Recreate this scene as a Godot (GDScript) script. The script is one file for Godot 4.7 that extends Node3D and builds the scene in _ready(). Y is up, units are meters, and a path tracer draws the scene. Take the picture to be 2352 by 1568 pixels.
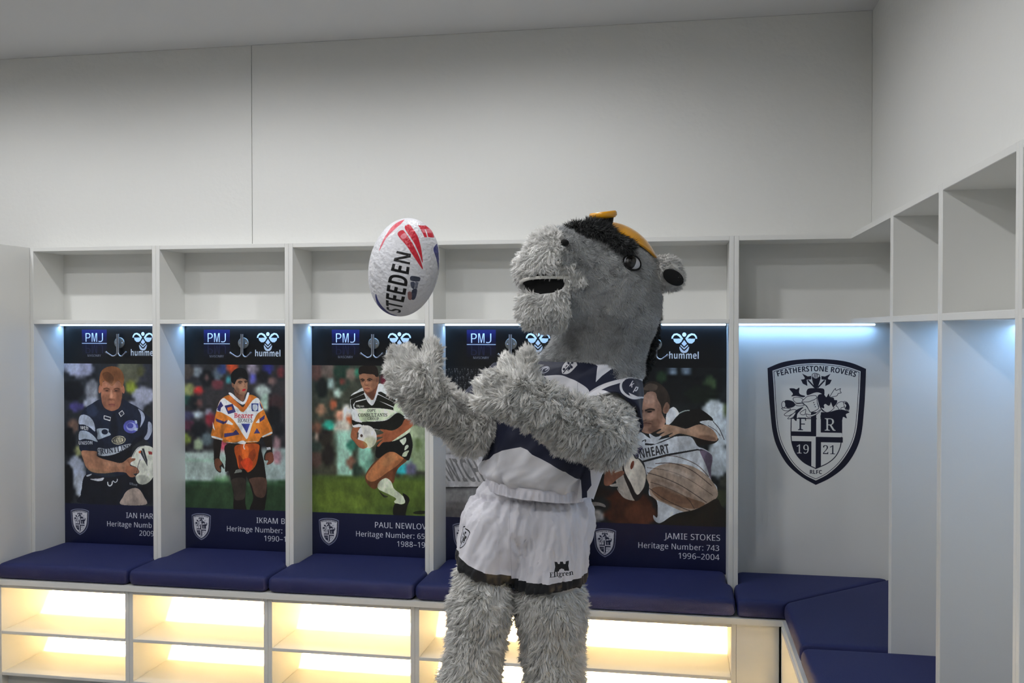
extends Node3D
# A changing room: open white lockers with posters round two walls, lit cubbies under the bench, a person in a plush horse costume catching a ball.
# Metres; the poster plane of the back lockers is z = 0, the floor y = 0.

const BAY := 0.6
const X0 := -2.8            # left face of the first locker
const ZD := 0.203           # front of the lockers
const ZL := 0.43            # front of the bench top
const Y_TOP := 1.829        # underside of the locker tops
const Y_SHELF := 1.513      # underside of the locker shelves
const Y_BENCH := 0.454      # upper face of the bench top
const XR := 0.624           # front of the right-hand lockers
const XB := 0.359           # front of the right-hand bench top
const CEIL := 2.70
const PT := 0.018           # board thickness

var M := {}
var taken := {}

# ------------------------------------------------------------------ nodes
func numbered(called: String) -> String:
	if not taken.has(called):
		taken[called] = 0
		return called
	taken[called] += 1
	return "%s_%03d" % [called, taken[called]]

func thing(called: String, label: String, category: String, at := Vector3.ZERO, turn := 0.0, group := "") -> Node3D:
	var o := Node3D.new()
	o.name = numbered(called)
	add_child(o)
	o.position = at
	o.rotation.y = turn
	o.set_meta("label", label)
	o.set_meta("category", category)
	if group:
		o.set_meta("group", group)
	return o

func part(called: String, mesh: Mesh, mat: Material, parent: Node, at := Vector3.ZERO) -> MeshInstance3D:
	var o := MeshInstance3D.new()
	o.name = called
	o.mesh = mesh
	o.material_override = mat
	parent.add_child(o, true)
	o.position = at
	return o

func tag(o: Node3D, label: String, category: String, group := "") -> Node3D:
	o.set_meta("label", label)
	o.set_meta("category", category)
	if group:
		o.set_meta("group", group)
	return o

func struct(called: String, mesh: Mesh, mat: Material) -> MeshInstance3D:
	var o := part(called, mesh, mat, self)
	o.set_meta("kind", "structure")
	return o

# ------------------------------------------------------------------ meshes
class MB:
	var v := PackedVector3Array()
	var n := PackedVector3Array()
	var uv := PackedVector2Array()
	var c := PackedColorArray()
	var i := PackedInt32Array()
	var use_c := false
	func vert(p: Vector3, nn: Vector3, t := Vector2.ZERO, col := Color.WHITE) -> int:
		v.append(p)
		n.append(nn)
		uv.append(t)
		c.append(col)
		return v.size() - 1
	func tri(a: int, b: int, d: int) -> void:
		# front faces run clockwise: the cross product points away from the mean normal
		var nn := n[a] + n[b] + n[d]
		if (v[b] - v[a]).cross(v[d] - v[a]).dot(nn) > 0.0:
			i.append_array([a, d, b])
		else:
			i.append_array([a, b, d])
	func face(pts: Array, nn: Vector3, uvs := []) -> void:
		var first := v.size()
		for k in pts.size():
			vert(pts[k], nn, uvs[k] if uvs.size() else Vector2.ZERO)
		for k in range(1, pts.size() - 1):
			tri(first, first + k, first + k + 1)
	func grid(rows: Array, close_u := false, close_v := false, uvs := []) -> void:
		# rows of points; smooth normals
		var h := rows.size()
		var w: int = rows[0].size()
		var first := v.size()
		for r in h:
			for k in w:
				var l: Vector3 = rows[r][(k - 1 + w) % w if close_u else maxi(k - 1, 0)]
				var q: Vector3 = rows[r][(k + 1) % w if close_u else mini(k + 1, w - 1)]
				var up: Vector3 = rows[(r - 1 + h) % h if close_v else maxi(r - 1, 0)][k]
				var dn: Vector3 = rows[(r + 1) % h if close_v else mini(r + 1, h - 1)][k]
				var nn := (q - l).cross(dn - up).normalized()
				vert(rows[r][k], nn, uvs[r][k] if uvs.size() else Vector2(float(k) / w, float(r) / h))
		for r in (h if close_v else h - 1):
			for k in (w if close_u else w - 1):
				var a := first + r * w + k
				var b := first + r * w + (k + 1) % w
				var d := first + ((r + 1) % h) * w + k
				var e := first + ((r + 1) % h) * w + (k + 1) % w
				tri(a, b, e)
				tri(a, e, d)
	func turn(first_v: int, first_i: int) -> void:
		for k in range(first_v, v.size()):
			n[k] = -n[k]
		for k in range(first_i, i.size(), 3):
			var t := i[k + 1]
			i[k + 1] = i[k + 2]
			i[k + 2] = t
	func mesh() -> ArrayMesh:
		var a := []
		a.resize(Mesh.ARRAY_MAX)
		a[Mesh.ARRAY_VERTEX] = v
		a[Mesh.ARRAY_NORMAL] = n
		a[Mesh.ARRAY_TEX_UV] = uv
		if use_c:
			a[Mesh.ARRAY_COLOR] = c
		a[Mesh.ARRAY_INDEX] = i
		var m := ArrayMesh.new()
		m.add_surface_from_arrays(Mesh.PRIMITIVE_TRIANGLES, a)
		return m

func box_corner(lo: Vector3, hi: Vector3, b: float, s: Array, f: int) -> Vector3:
	var p := Vector3.ZERO
	for k in 3:
		var inset: float = 0.0 if k == f else b
		p[k] = hi[k] - inset if s[k] > 0 else lo[k] + inset
	return p

func add_box(mb: MB, lo: Vector3, hi: Vector3, b := 0.0012) -> void:
	# a box with chamfered edges
	var ax := [Vector3.RIGHT, Vector3.UP, Vector3.BACK]
	for f in 3:
		var g := (f + 1) % 3
		var h := (f + 2) % 3
		for s in [-1, 1]:
			var q := []
			for t in [[-1, -1], [1, -1], [1, 1], [-1, 1]]:
				var sg := [0, 0, 0]
				sg[f] = s
				sg[g] = t[0]
				sg[h] = t[1]
				q.append(box_corner(lo, hi, b, sg, f))
			mb.face(q, ax[f] * s)
		if b > 0.0:
			for s in [-1, 1]:
				for t in [-1, 1]:
					var q := []
					for e in [[f, -1], [f, 1], [g, 1], [g, -1]]:
						var sg := [0, 0, 0]
						sg[f] = s
						sg[g] = t
						sg[h] = e[1]
						q.append(box_corner(lo, hi, b, sg, e[0]))
					mb.face(q, (ax[f] * s + ax[g] * t).normalized())
	if b > 0.0:
		for sx in [-1, 1]:
			for sy in [-1, 1]:
				for sz in [-1, 1]:
					var q := []
					for f in 3:
						q.append(box_corner(lo, hi, b, [sx, sy, sz], f))
					mb.face(q, Vector3(sx, sy, sz).normalized())

func box(lo: Vector3, hi: Vector3, b := 0.0012) -> ArrayMesh:
	var mb := MB.new()
	add_box(mb, lo, hi, b)
	return mb.mesh()

func prism(outline: Array, y0: float, y1: float) -> ArrayMesh:
	# an outline in (x, z), extruded upward
	var mb := MB.new()
	var pts := PackedVector2Array(outline)
	if Geometry2D.is_polygon_clockwise(pts):
		pts.reverse()
	var ids := Geometry2D.triangulate_polygon(pts)
	for y in [y0, y1]:
		var first := mb.v.size()
		for p in pts:
			mb.vert(Vector3(p.x, y, p.y), Vector3.UP if y == y1 else Vector3.DOWN)
		for k in range(0, ids.size(), 3):
			mb.tri(first + ids[k], first + ids[k + 1], first + ids[k + 2])
	for k in pts.size():
		var p := pts[k]
		var q := pts[(k + 1) % pts.size()]
		var d := (q - p).normalized()
		mb.face([Vector3(p.x, y0, p.y), Vector3(q.x, y0, q.y), Vector3(q.x, y1, q.y), Vector3(p.x, y1, p.y)], Vector3(d.y, 0, -d.x))
	return mb.mesh()

func soft_slab(half: Vector3, r: float, bulge: float, shape := "", n := 22) -> ArrayMesh:
	# an upholstered slab about the origin: rounded edges, a slightly domed top
	var mb := MB.new()
	for f in 3:
		var g := (f + 1) % 3
		var h := (f + 2) % 3
		for s in [-1.0, 1.0]:
			var rows := []
			var nu := 10 if g == 1 else n
			var nv := 10 if h == 1 else n
			for a in nu + 1:
				var row := []
				for b in nv + 1:
					var p := Vector3.ZERO
					p[f] = s * half[f]
					# more points toward the rounded edges
					var ta := a * 2.0 / nu - 1.0
					var tb := b * 2.0 / nv - 1.0
					p[g] = half[g] * sin(ta * PI / 2.0)
					p[h] = half[h] * sin(tb * PI / 2.0)
					var inner := p.clamp(-half + Vector3(r, r, r), half - Vector3(r, r, r))
					p = inner + (p - inner).normalized() * r
					if bulge > 0.0 and p.y > 0.0:
						p.y += bulge * (1.0 - pow(absf(p.x) / half.x, 2.5)) * (1.0 - pow(absf(p.z) / half.z, 2.5))
					if shape:
						p = cushion_shape(shape, p)
					row.append(p)
				rows.append(row)
			# fix the direction of the normals: the grid's own may point inward
			var first := mb.v.size()
			var tmp := MB.new()
			tmp.grid(rows)

			var flip: bool = tmp.n[tmp.v.size() / 2][f] * s < 0.0
			for k in tmp.v.size():
				mb.vert(tmp.v[k], -tmp.n[k] if flip else tmp.n[k], tmp.uv[k])
			for k in range(0, tmp.i.size(), 3):
				mb.tri(first + tmp.i[k], first + tmp.i[k + 1], first + tmp.i[k + 2])
	return mb.mesh()

func tube(path: Array, radius: float, sides := 10, caps := true) -> ArrayMesh:
	var mb := MB.new()
	add_tube(mb, path, radius, sides, caps)
	return mb.mesh()

func add_tube(mb: MB, path: Array, radius: float, sides := 10, caps := true) -> void:
	var rows := []
	var side := Vector3.ZERO
	for k in path.size():
		var t: Vector3 = (path[mini(k + 1, path.size() - 1)] - path[maxi(k - 1, 0)]).normalized()
		if k == 0:
			side = t.cross(Vector3.UP if absf(t.y) < 0.9 else Vector3.RIGHT).normalized()
		side = (side - t * side.dot(t)).normalized()
		var up := side.cross(t)
		var row := []
		for s in sides:
			var a := TAU * s / sides
			row.append(path[k] + (side * cos(a) + up * sin(a)) * radius)
		rows.append(row)
	var first := mb.v.size()
	var from := mb.i.size()
	mb.grid(rows, true)
	if mb.n[first].dot(mb.v[first] - path[0]) < 0.0:       # turn the faces outward
		mb.turn(first, from)
	if caps:
		mb.face(rows[0], (path[0] - path[1]).normalized())
		mb.face(rows[-1], (path[-1] - path[-2]).normalized())

func lathe(profile: Array, sides := 40, axis := Vector3.UP) -> ArrayMesh:
	# profile of (radius, height) turned about the y axis
	var mb := MB.new()
	var rows := []
	for p in profile:
		var row := []
		for s in sides:
			var a := TAU * s / sides
			row.append(Vector3(p.x * cos(a), p.y, p.x * sin(a)))
		rows.append(row)
	mb.grid(rows, true)
	return mb.mesh()

# ------------------------------------------------------------------ materials
func mat(col: Color, rough := 0.6, metal := 0.0) -> StandardMaterial3D:
	var m := StandardMaterial3D.new()
	m.albedo_color = col
	m.roughness = rough
	m.metallic = metal
	return m

func noise_tex(freq: float, size := 256, seed_ := 1, normal := false, strength := 4.0, octaves := 3) -> NoiseTexture2D:
	var f := FastNoiseLite.new()
	f.seed = seed_
	f.frequency = freq
	f.fractal_octaves = octaves
	var t := NoiseTexture2D.new()
	t.noise = f
	t.width = size
	t.height = size
	t.seamless = true
	t.as_normal_map = normal
	t.bump_strength = strength
	return t

func glow(col: Color, energy: float) -> StandardMaterial3D:
	var m := mat(col, 0.5)
	m.emission_enabled = true
	m.emission = col
	m.emission_energy_multiplier = energy
	return m

func area_light(parent: Node, called: String, at: Vector3, size: Vector2, col: Color, energy: float, turn := Vector3(-90, 0, 0)) -> AreaLight3D:
	var l := AreaLight3D.new()
	l.name = called
	parent.add_child(l, true)
	l.position = at
	l.rotation_degrees = turn
	l.area_size = size
	l.light_color = col
	l.light_energy = energy
	l.area_range = 9.0
	l.area_attenuation = 2.0
	l.shadow_enabled = true
	return l

func spot_light(parent: Node, called: String, at: Vector3, col: Color, energy: float, angle: float, soft: float, size: float) -> SpotLight3D:
	var l := SpotLight3D.new()
	l.name = called
	parent.add_child(l, true)
	l.position = at
	l.rotation_degrees.x = -90
	l.light_color = col
	l.light_energy = energy
	l.spot_angle = angle
	l.spot_angle_attenuation = soft
	l.spot_range = 9.0
	l.spot_attenuation = 2.0
	l.light_size = size
	l.shadow_enabled = true
	return l

func make_materials() -> void:
	M.wall = mat(Color(0.90, 0.90, 0.885), 0.85)
	M.wall.normal_enabled = true
	M.wall.normal_texture = noise_tex(0.05, 256, 3, true, 2.0)
	M.wall.normal_scale = 0.25
	M.wall.uv1_triplanar = true
	M.wall.uv1_world_triplanar = true
	M.wall.uv1_scale = Vector3.ONE * 2.5
	M.ceiling = mat(Color(0.89, 0.89, 0.89), 0.7)
	M.board = mat(Color(0.895, 0.895, 0.88), 0.42)      # white melamine
	M.board.normal_enabled = true
	M.board.normal_texture = noise_tex(0.08, 256, 5, true, 1.0)
	M.board.normal_scale = 0.12
	M.board.uv1_triplanar = true
	M.board.uv1_world_triplanar = true
	M.board.uv1_scale = Vector3.ONE * 6.0
	M.floor = mat(Color(0.60, 0.60, 0.61), 0.85)
	M.floor.normal_enabled = true
	M.floor.normal_texture = noise_tex(0.2, 256, 7, true, 8.0)
	M.floor.uv1_triplanar = true
	M.floor.uv1_world_triplanar = true
	M.floor.uv1_scale = Vector3.ONE * 4.0
	M.cushion = mat(Color(0.080, 0.115, 0.335), 0.66)     # navy vinyl-cloth
	M.cushion.normal_enabled = true
	M.cushion.normal_texture = noise_tex(0.35, 256, 9, true, 5.0)
	M.cushion.normal_scale = 0.5
	M.cushion.uv1_triplanar = true
	M.cushion.uv1_world_triplanar = true
	M.cushion.uv1_scale = Vector3.ONE * 7.0
	M.steel = mat(Color(0.72, 0.72, 0.74), 0.28, 1.0)
	M.plate = mat(Color(0.62, 0.61, 0.58), 0.45, 0.9)
	M.led = glow(Color(0.80, 0.90, 1.0), 2.2)
	M.led_warm = glow(Color(1.0, 0.87, 0.62), 2.0)
	M.lamp = glow(Color(1.0, 0.985, 0.96), 6.0)
	M.trim = mat(Color(0.88, 0.88, 0.88), 0.4)

# ------------------------------------------------------------------ camera, air, lamps
func view() -> void:
	var c := Camera3D.new()
	c.name = "camera"
	add_child(c)
	c.position = Vector3(0, 1.495, 3.889)
	c.rotation_degrees = Vector3(-0.809, 10.1445, 0)
	c.fov = 39.81
	c.current = true
	var e := Environment.new()
	e.background_mode = Environment.BG_COLOR
	e.background_color = Color.BLACK
	e.tonemap_mode = Environment.TONE_MAPPER_LINEAR
	e.tonemap_exposure = 1.0
	e.sdfgi_enabled = true
	e.ssao_enabled = true
	e.ssil_enabled = true
	var w := WorldEnvironment.new()
	w.name = "air"
	w.environment = e
	add_child(w)

const DOWNLIGHT := 0.79

func downlights() -> void:
	# three columns and three rows of recessed lamps
	var ring := lathe([Vector2(0.052, 0.004), Vector2(0.052, -0.004), Vector2(0.056, -0.008), Vector2(0.066, -0.008), Vector2(0.072, -0.003), Vector2(0.073, 0.004)], 36)
	var lens := lathe([Vector2(0.0005, -0.0075), Vector2(0.03, -0.0065), Vector2(0.052, -0.002), Vector2(0.052, 0.004)], 36)
	var rows := ["nearest the back wall", "second row from the back wall", "row just before the viewer"]
	var cols := ["left", "middle", "right"]
	for r in 3:
		for c in 3:
			var t := thing("ceiling_downlight", "round white ceiling downlight, %s column, %s" % [cols[c], rows[r]], "downlight", Vector3([-2.95, -1.75, -0.6][c], CEIL - 0.001, [1.14, 2.26, 3.33][r]), 0.0, "ceiling downlights")
			part("trim_ring", ring, M.trim, t)
			part("lens", lens, M.lamp, t)
			spot_light(t, "lamp", Vector3(0, -0.012, 0), Color(0.985, 0.99, 1.0), DOWNLIGHT, 89.0, 0.5, 0.04)

# ------------------------------------------------------------------ room
func room() -> void:
	var xl := -4.35
	var zf := 6.6
	var wall := Node3D.new()
	wall.name = "wall_back"
	wall.set_meta("kind", "structure")
	add_child(wall)
	part("wall_board", box(Vector3(xl, Y_TOP + PT, -0.05), Vector3(-1.8048, CEIL, 0.113), 0.0015), M.wall, wall)
	part("wall_board", box(Vector3(-1.8028, Y_TOP + PT, -0.05), Vector3(0.714, CEIL, 0.113), 0.0015), M.wall, wall)
	part("wall_board", box(Vector3(xl, 0.0, -0.05), Vector3(X0 - PT - 0.0005, Y_TOP + PT - 0.001, 0.113), 0.0015), M.wall, wall)
	part("masonry", box(Vector3(xl, 0, -0.15), Vector3(0.95, CEIL, -0.051), 0.0), M.wall, wall)
	var wr := Node3D.new()
	wr.name = "wall_right"
	wr.set_meta("kind", "structure")
	add_child(wr)
	part("wall_board", box(Vector3(0.714, Y_TOP + PT, -0.05), Vector3(0.875, CEIL, zf), 0.0015), M.wall, wr)
	part("masonry", box(Vector3(0.876, 0, -0.05), Vector3(0.97, CEIL, zf), 0.0), M.wall, wr)
	struct("wall_left", box(Vector3(xl - 0.1, 0, -0.15), Vector3(xl, CEIL, zf), 0.0), M.wall)
	struct("wall_front", box(Vector3(xl - 0.1, 0, zf), Vector3(0.97, CEIL, zf + 0.1), 0.0), M.wall)
	struct("floor", box(Vector3(xl - 0.1, -0.1, -0.15), Vector3(0.97, 0, zf + 0.1), 0.0), M.floor)
	struct("ceiling", box(Vector3(xl - 0.1, CEIL, -0.15), Vector3(0.97, CEIL + 0.1, zf + 0.1), 0.0), M.ceiling)

# ------------------------------------------------------------------ lockers
const LED := 0.062
const LED_COLOUR := Color(0.55, 0.76, 1.0)

func led_strip(parent: Node, x0: float, x1: float, z: float, energy := LED) -> void:
	# an LED profile under the shelf, along the back
	var p := part("led_strip", box(Vector3(x0, Y_SHELF - 0.008, z - 0.006), Vector3(x1, Y_SHELF, z + 0.006), 0.002), M.led, parent)
	p.set_meta("label", "thin bluish LED strip under the shelf")
	area_light(parent, "led_light", Vector3((x0 + x1) / 2.0, Y_SHELF - 0.0095, z), Vector2(x1 - x0, 0.01), LED_COLOUR, energy * (x1 - x0) / 0.56)

func locker(w: float, at: Vector3, turn: float, label: String, group: String) -> Node3D:
	# an open carcass; its back lower left corner is the origin, its front faces local +z
	var t := thing("locker_unit", label, "locker", at, turn, group)
	for x in [0.0, w - PT]:
		part("side_panel", box(Vector3(x + 0.0003, Y_BENCH, -0.018), Vector3(x + PT - 0.0003, Y_TOP + PT, ZD)), M.board, t)
	part("top_panel", box(Vector3(PT, Y_TOP, -0.018), Vector3(w - PT, Y_TOP + PT, ZD)), M.board, t)
	part("shelf", box(Vector3(PT, Y_SHELF, -0.018), Vector3(w - PT, Y_SHELF + PT, ZD)), M.board, t)
	part("back_panel", box(Vector3(PT, Y_BENCH, -0.018), Vector3(w - PT, Y_TOP, -0.0035), 0.0), M.board, t)
	led_strip(t, PT + 0.004, w - PT - 0.004, 0.028)
	return t

func coat_hook(parent: Node, x: float) -> void:
	var h := part("coat_hook", lathe([Vector2(0.0005, 0.006), Vector2(0.022, 0.006), Vector2(0.0245, 0.004), Vector2(0.025, 0.0)], 36), M.plate, parent, Vector3(x, 1.429, 0.0005))
	h.rotation_degrees.x = 90
	for s in [-1.0, 1.0]:
		# a flat bar that turns out and up into a prong; local y is toward the room, local -z is up
		var mb := MB.new()
		var pts := []
		for k in 9:
			pts.append(Vector3(0.0036, 0.0, 0.040 - k * 0.0105))
		for k in range(1, 9):
			var a := k / 8.0 * PI * 0.62
			pts.append(Vector3(0.0036 + 0.016 * (1.0 - cos(a)), 0.006 * k / 8.0, -0.044 - 0.016 * sin(a)))
		var e: Vector3 = pts[-1]
		for k in range(1, 5):
			pts.append(e + Vector3(0.0055 * k, 0.002 * k, 0.0040 * k))
		var path := []
		for p in pts:
			path.append(Vector3(p.x * s, 0.016 + p.y, -p.z))
		add_tube(mb, path, 0.0033, 8)
		# knob at the end of the prong
		var knob: Vector3 = path[-1]
		add_tube(mb, [knob + Vector3(-0.002 * s, -0.001, 0.002), knob, knob + Vector3(0.003 * s, 0.001, -0.003)], 0.0046, 8)
		part("prong", mb.mesh(), M.steel, h)
	for s in [-1.0, 1.0]:
		part("screw", lathe([Vector2(0.0003, 0.0075), Vector2(0.0025, 0.0072), Vector2(0.0034, 0.0055)], 14), M.steel, h, Vector3(0.014 * s, 0, 0.002))

func lockers() -> void:
	var names := ["leftmost open white locker, poster of a red-haired player in a navy and white jersey", "open white locker, poster of a player in an orange and white jersey", "open white locker, poster of a player in black and white running with a pale ball", "open white locker behind the costumed person, black-and-white crowd poster", "open white locker, poster of a tackled player in a muddy white shirt"]
	for k in 5:
		var t := locker(BAY, Vector3(X0 + BAY * k, 0, 0), 0.0, names[k], "poster lockers on the back wall")
		poster(t, k)
		coat_hook(t, BAY / 2.0)
	# the corner
	var c := thing("corner_locker_unit", "L-shaped corner locker, plain back panel with a large navy club crest", "locker", Vector3(0.2, 0, 0))
	var w := 0.827 - 0.2
	var fx := XR - 0.2
	var zr := 0.892
	part("side_panel", box(Vector3(0.0003, Y_BENCH, -0.018), Vector3(PT, Y_TOP + PT, ZD)), M.board, c)
	part("side_panel", box(Vector3(fx, Y_BENCH, zr - PT), Vector3(w + 0.018, Y_TOP + PT, zr - 0.0003)), M.board, c)
	var x0 := PT
	var ell := [Vector2(x0, -0.018), Vector2(w + 0.018, -0.018), Vector2(w + 0.018, zr - PT), Vector2(fx, zr - PT), Vector2(fx, ZD), Vector2(x0, ZD)]
	part("top_panel", prism(ell, Y_TOP, Y_TOP + PT), M.board, c)
	part("shelf", prism(ell, Y_SHELF, Y_SHELF + PT), M.board, c)
	part("back_panel", box(Vector3(PT, Y_BENCH, -0.018), Vector3(w + 0.018, Y_TOP, 0.0), 0.0), M.board, c)
	part("back_panel", box(Vector3(w, Y_BENCH, 0.0), Vector3(w + 0.018, Y_TOP, zr - PT), 0.0), M.board, c)
	led_strip(c, PT + 0.004, 0.545, 0.028)
	crest_sign(c)
	# along the right wall
	var zs := [0.892, 1.433, 1.978]
	var rl := ["tall narrow white locker on the right wall, next to the corner", "tall white locker on the right wall, second from the corner", "white locker on the right wall, third from the corner, at the photo's right edge"]
	for k in 3:
		var t := locker([0.541, 0.545, 0.543][k], Vector3(0.827, 0, zs[k]), -PI / 2.0, rl[k], "lockers on the right wall")
	# the tall panel that closes the row on the left
	tag(part("end_panel", box(Vector3(X0 - PT, 0.0, -0.018), Vector3(X0 - 0.0004, Y_TOP + PT, 0.62)), M.board, self), "tall plain white panel closing the left end of the bench", "panel")

# ------------------------------------------------------------------ bench
const CUBBY := 5.5
const CUBBY_COLOUR := Color(1.0, 0.85, 0.62)

func bench_unit(w: float, at: Vector3, turn: float, label: String, group: String, lit := true) -> Node3D:
	# a lit pigeonhole unit under the bench; back lower left corner at the origin, front toward local +z
	var t := thing("bench_unit", label, "bench unit", at, turn, group)
	var zf := 0.415
	for x in [0.0, w - PT]:
		part("side_panel", box(Vector3(x + 0.0004, 0.0, 0.0), Vector3(x + PT - 0.0004, 0.432, zf)), M.board, t)
	part("top_rail", box(Vector3(PT, 0.416, 0.0), Vector3(w - PT, 0.432, zf)), M.board, t)
	part("shelf", box(Vector3(PT, 0.2225, 0.012), Vector3(w - PT, 0.2355, zf)), M.board, t)
	part("base_shelf", box(Vector3(PT, 0.05, 0.012), Vector3(w - PT, 0.063, zf)), M.board, t)
	part("plinth", box(Vector3(PT, 0.0, zf - 0.05), Vector3(w - PT, 0.05, zf - 0.035)), M.board, t)
	part("back_panel", box(Vector3(PT, 0.05, 0.0), Vector3(w - PT, 0.416, 0.012), 0.0), M.board, t)
	if lit:
		for y in [0.416, 0.2225]:
			var b := part("light_batten", box(Vector3(PT + 0.014, y - 0.034, 0.052), Vector3(w - PT - 0.014, y, 0.060)), M.board, t)
			part("led_strip", box(Vector3(PT + 0.016, y - 0.012, 0.034), Vector3(w - PT - 0.016, y - 0.002, 0.050)), M.led_warm, b)
			area_light(t, "led_light", Vector3(w / 2.0, y - 0.0135, 0.042), Vector2(w - 2.0 * PT - 0.036, 0.014), CUBBY_COLOUR, CUBBY)
	return t

func cushion_shape(kind: String, p: Vector3) -> Vector3:
	if kind == "notched":          # narrower at the back, between the lockers' sides
		p.x *= lerpf(1.0, 0.2795 / 0.2985, smoothstep(0.012, -0.012, p.z + 0.012))
	elif kind == "mitred left":    # local frame about (0.515, ., 0.218); cut along the corner's diagonal
		var z := p.z + 0.218
		var lim := 0.3655 + (0.43 - z) * 1.06
		p.x = lerpf(0.2025 if z > 0.205 else 0.2195, lim, (p.x + 0.2935) / 0.587) - 0.515
	elif kind == "mitred right":   # local frame about (0.59, ., 0.45)
		var lim := 0.433 - (p.x + 0.59 - 0.3655) / 1.06
		p.z = lerpf(lim, 0.878, (p.z + 0.44) / 0.88) - 0.45
	return p

func bench() -> void:
	var nm := ["leftmost pigeonhole unit under the bench, glowing warm", "second pigeonhole unit from the left under the bench, glowing warm", "third pigeonhole unit from the left under the bench, glowing warm", "glowing pigeonhole unit under the bench, left of the person's legs", "glowing pigeonhole unit under the bench, right of the person's legs"]
	for k in 5:
		bench_unit(BAY, Vector3(X0 + BAY * k, 0, 0), 0.0, nm[k], "pigeonhole units under the back bench")
	# blank filler at the corner
	tag(part("filler_panel", box(Vector3(0.2003, 0.0, 0.397), Vector3(0.350, 0.432, 0.415)), M.board, self), "plain cream filler panel in the corner of the bench base", "panel")
	bench_unit(0.62, Vector3(0.77, 0, 0.43), -PI / 2.0, "warmly lit pigeonhole unit under the right-hand bench, next to the corner", "pigeonhole units under the right bench")
	bench_unit(0.62, Vector3(0.77, 0, 1.05), -PI / 2.0, "warmly lit pigeonhole unit under the right-hand bench, second from the corner", "pigeonhole units under the right bench")
	bench_unit(0.62, Vector3(0.77, 0, 1.67), -PI / 2.0, "warmly lit pigeonhole unit under the right-hand bench, third from the corner", "pigeonhole units under the right bench")
	var top := thing("bench_worktop", "white L-shaped bench board under the navy cushions", "bench")
	part("board", prism([Vector2(X0, -0.018), Vector2(0.827, -0.018), Vector2(XB, ZL), Vector2(X0, ZL)], 0.432, Y_BENCH - 0.0005), M.board, top)
	part("board", prism([Vector2(0.8275, -0.018), Vector2(0.8275, 2.52), Vector2(XB, 2.52), Vector2(XB, ZL + 0.0006)], 0.432, Y_BENCH - 0.0005), M.board, top)
	# cushions
	var lab := ["leftmost navy seat cushion, below the red-haired player's poster", "navy seat cushion below the poster of the orange-jerseyed player", "navy seat cushion below the poster of the running player with pale ball", "navy seat cushion half hidden behind the costumed person's shorts", "navy seat cushion below the poster of the tackled player"]
	var half := Vector3(0.2985, 0.0325, 0.212)
	var cm := soft_slab(half, 0.026, 0.006, "notched")
	for k in 5:
		tag(part(numbered("seat_cushion"), cm, M.cushion, self, Vector3(X0 + BAY * (k + 0.5), Y_BENCH + half.y, 0.006 + half.z)), lab[k], "cushion", "navy seat cushions")
	# corner: two mitred cushions, then the right-hand bench
	tag(part(numbered("seat_cushion"), soft_slab(Vector3(0.2935, 0.0325, 0.212), 0.024, 0.003, "mitred left"), M.cushion, self, Vector3(0.515, Y_BENCH + 0.0325, 0.218)), "navy corner cushion below the large crest", "cushion", "navy seat cushions")
	tag(part(numbered("seat_cushion"), soft_slab(Vector3(0.226, 0.0325, 0.44), 0.024, 0.003, "mitred right"), M.cushion, self, Vector3(0.59, Y_BENCH + 0.0325, 0.45)), "navy cushion on the right-hand bench, just past the corner seam", "cushion", "navy seat cushions")
	var rc := soft_slab(Vector3(0.226, 0.0325, 0.269), 0.026, 0.005)
	var rlab := ["navy cushion on the right-hand bench, in front of the narrow lockers", "navy cushion on the right-hand bench, nearest the viewer"]
	for k in 2:
		tag(part(numbered("seat_cushion"), rc, M.cushion, self, Vector3(0.59, Y_BENCH + 0.0325, 1.1635 + 0.543 * k)), rlab[k], "cushion", "navy seat cushions")

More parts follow.
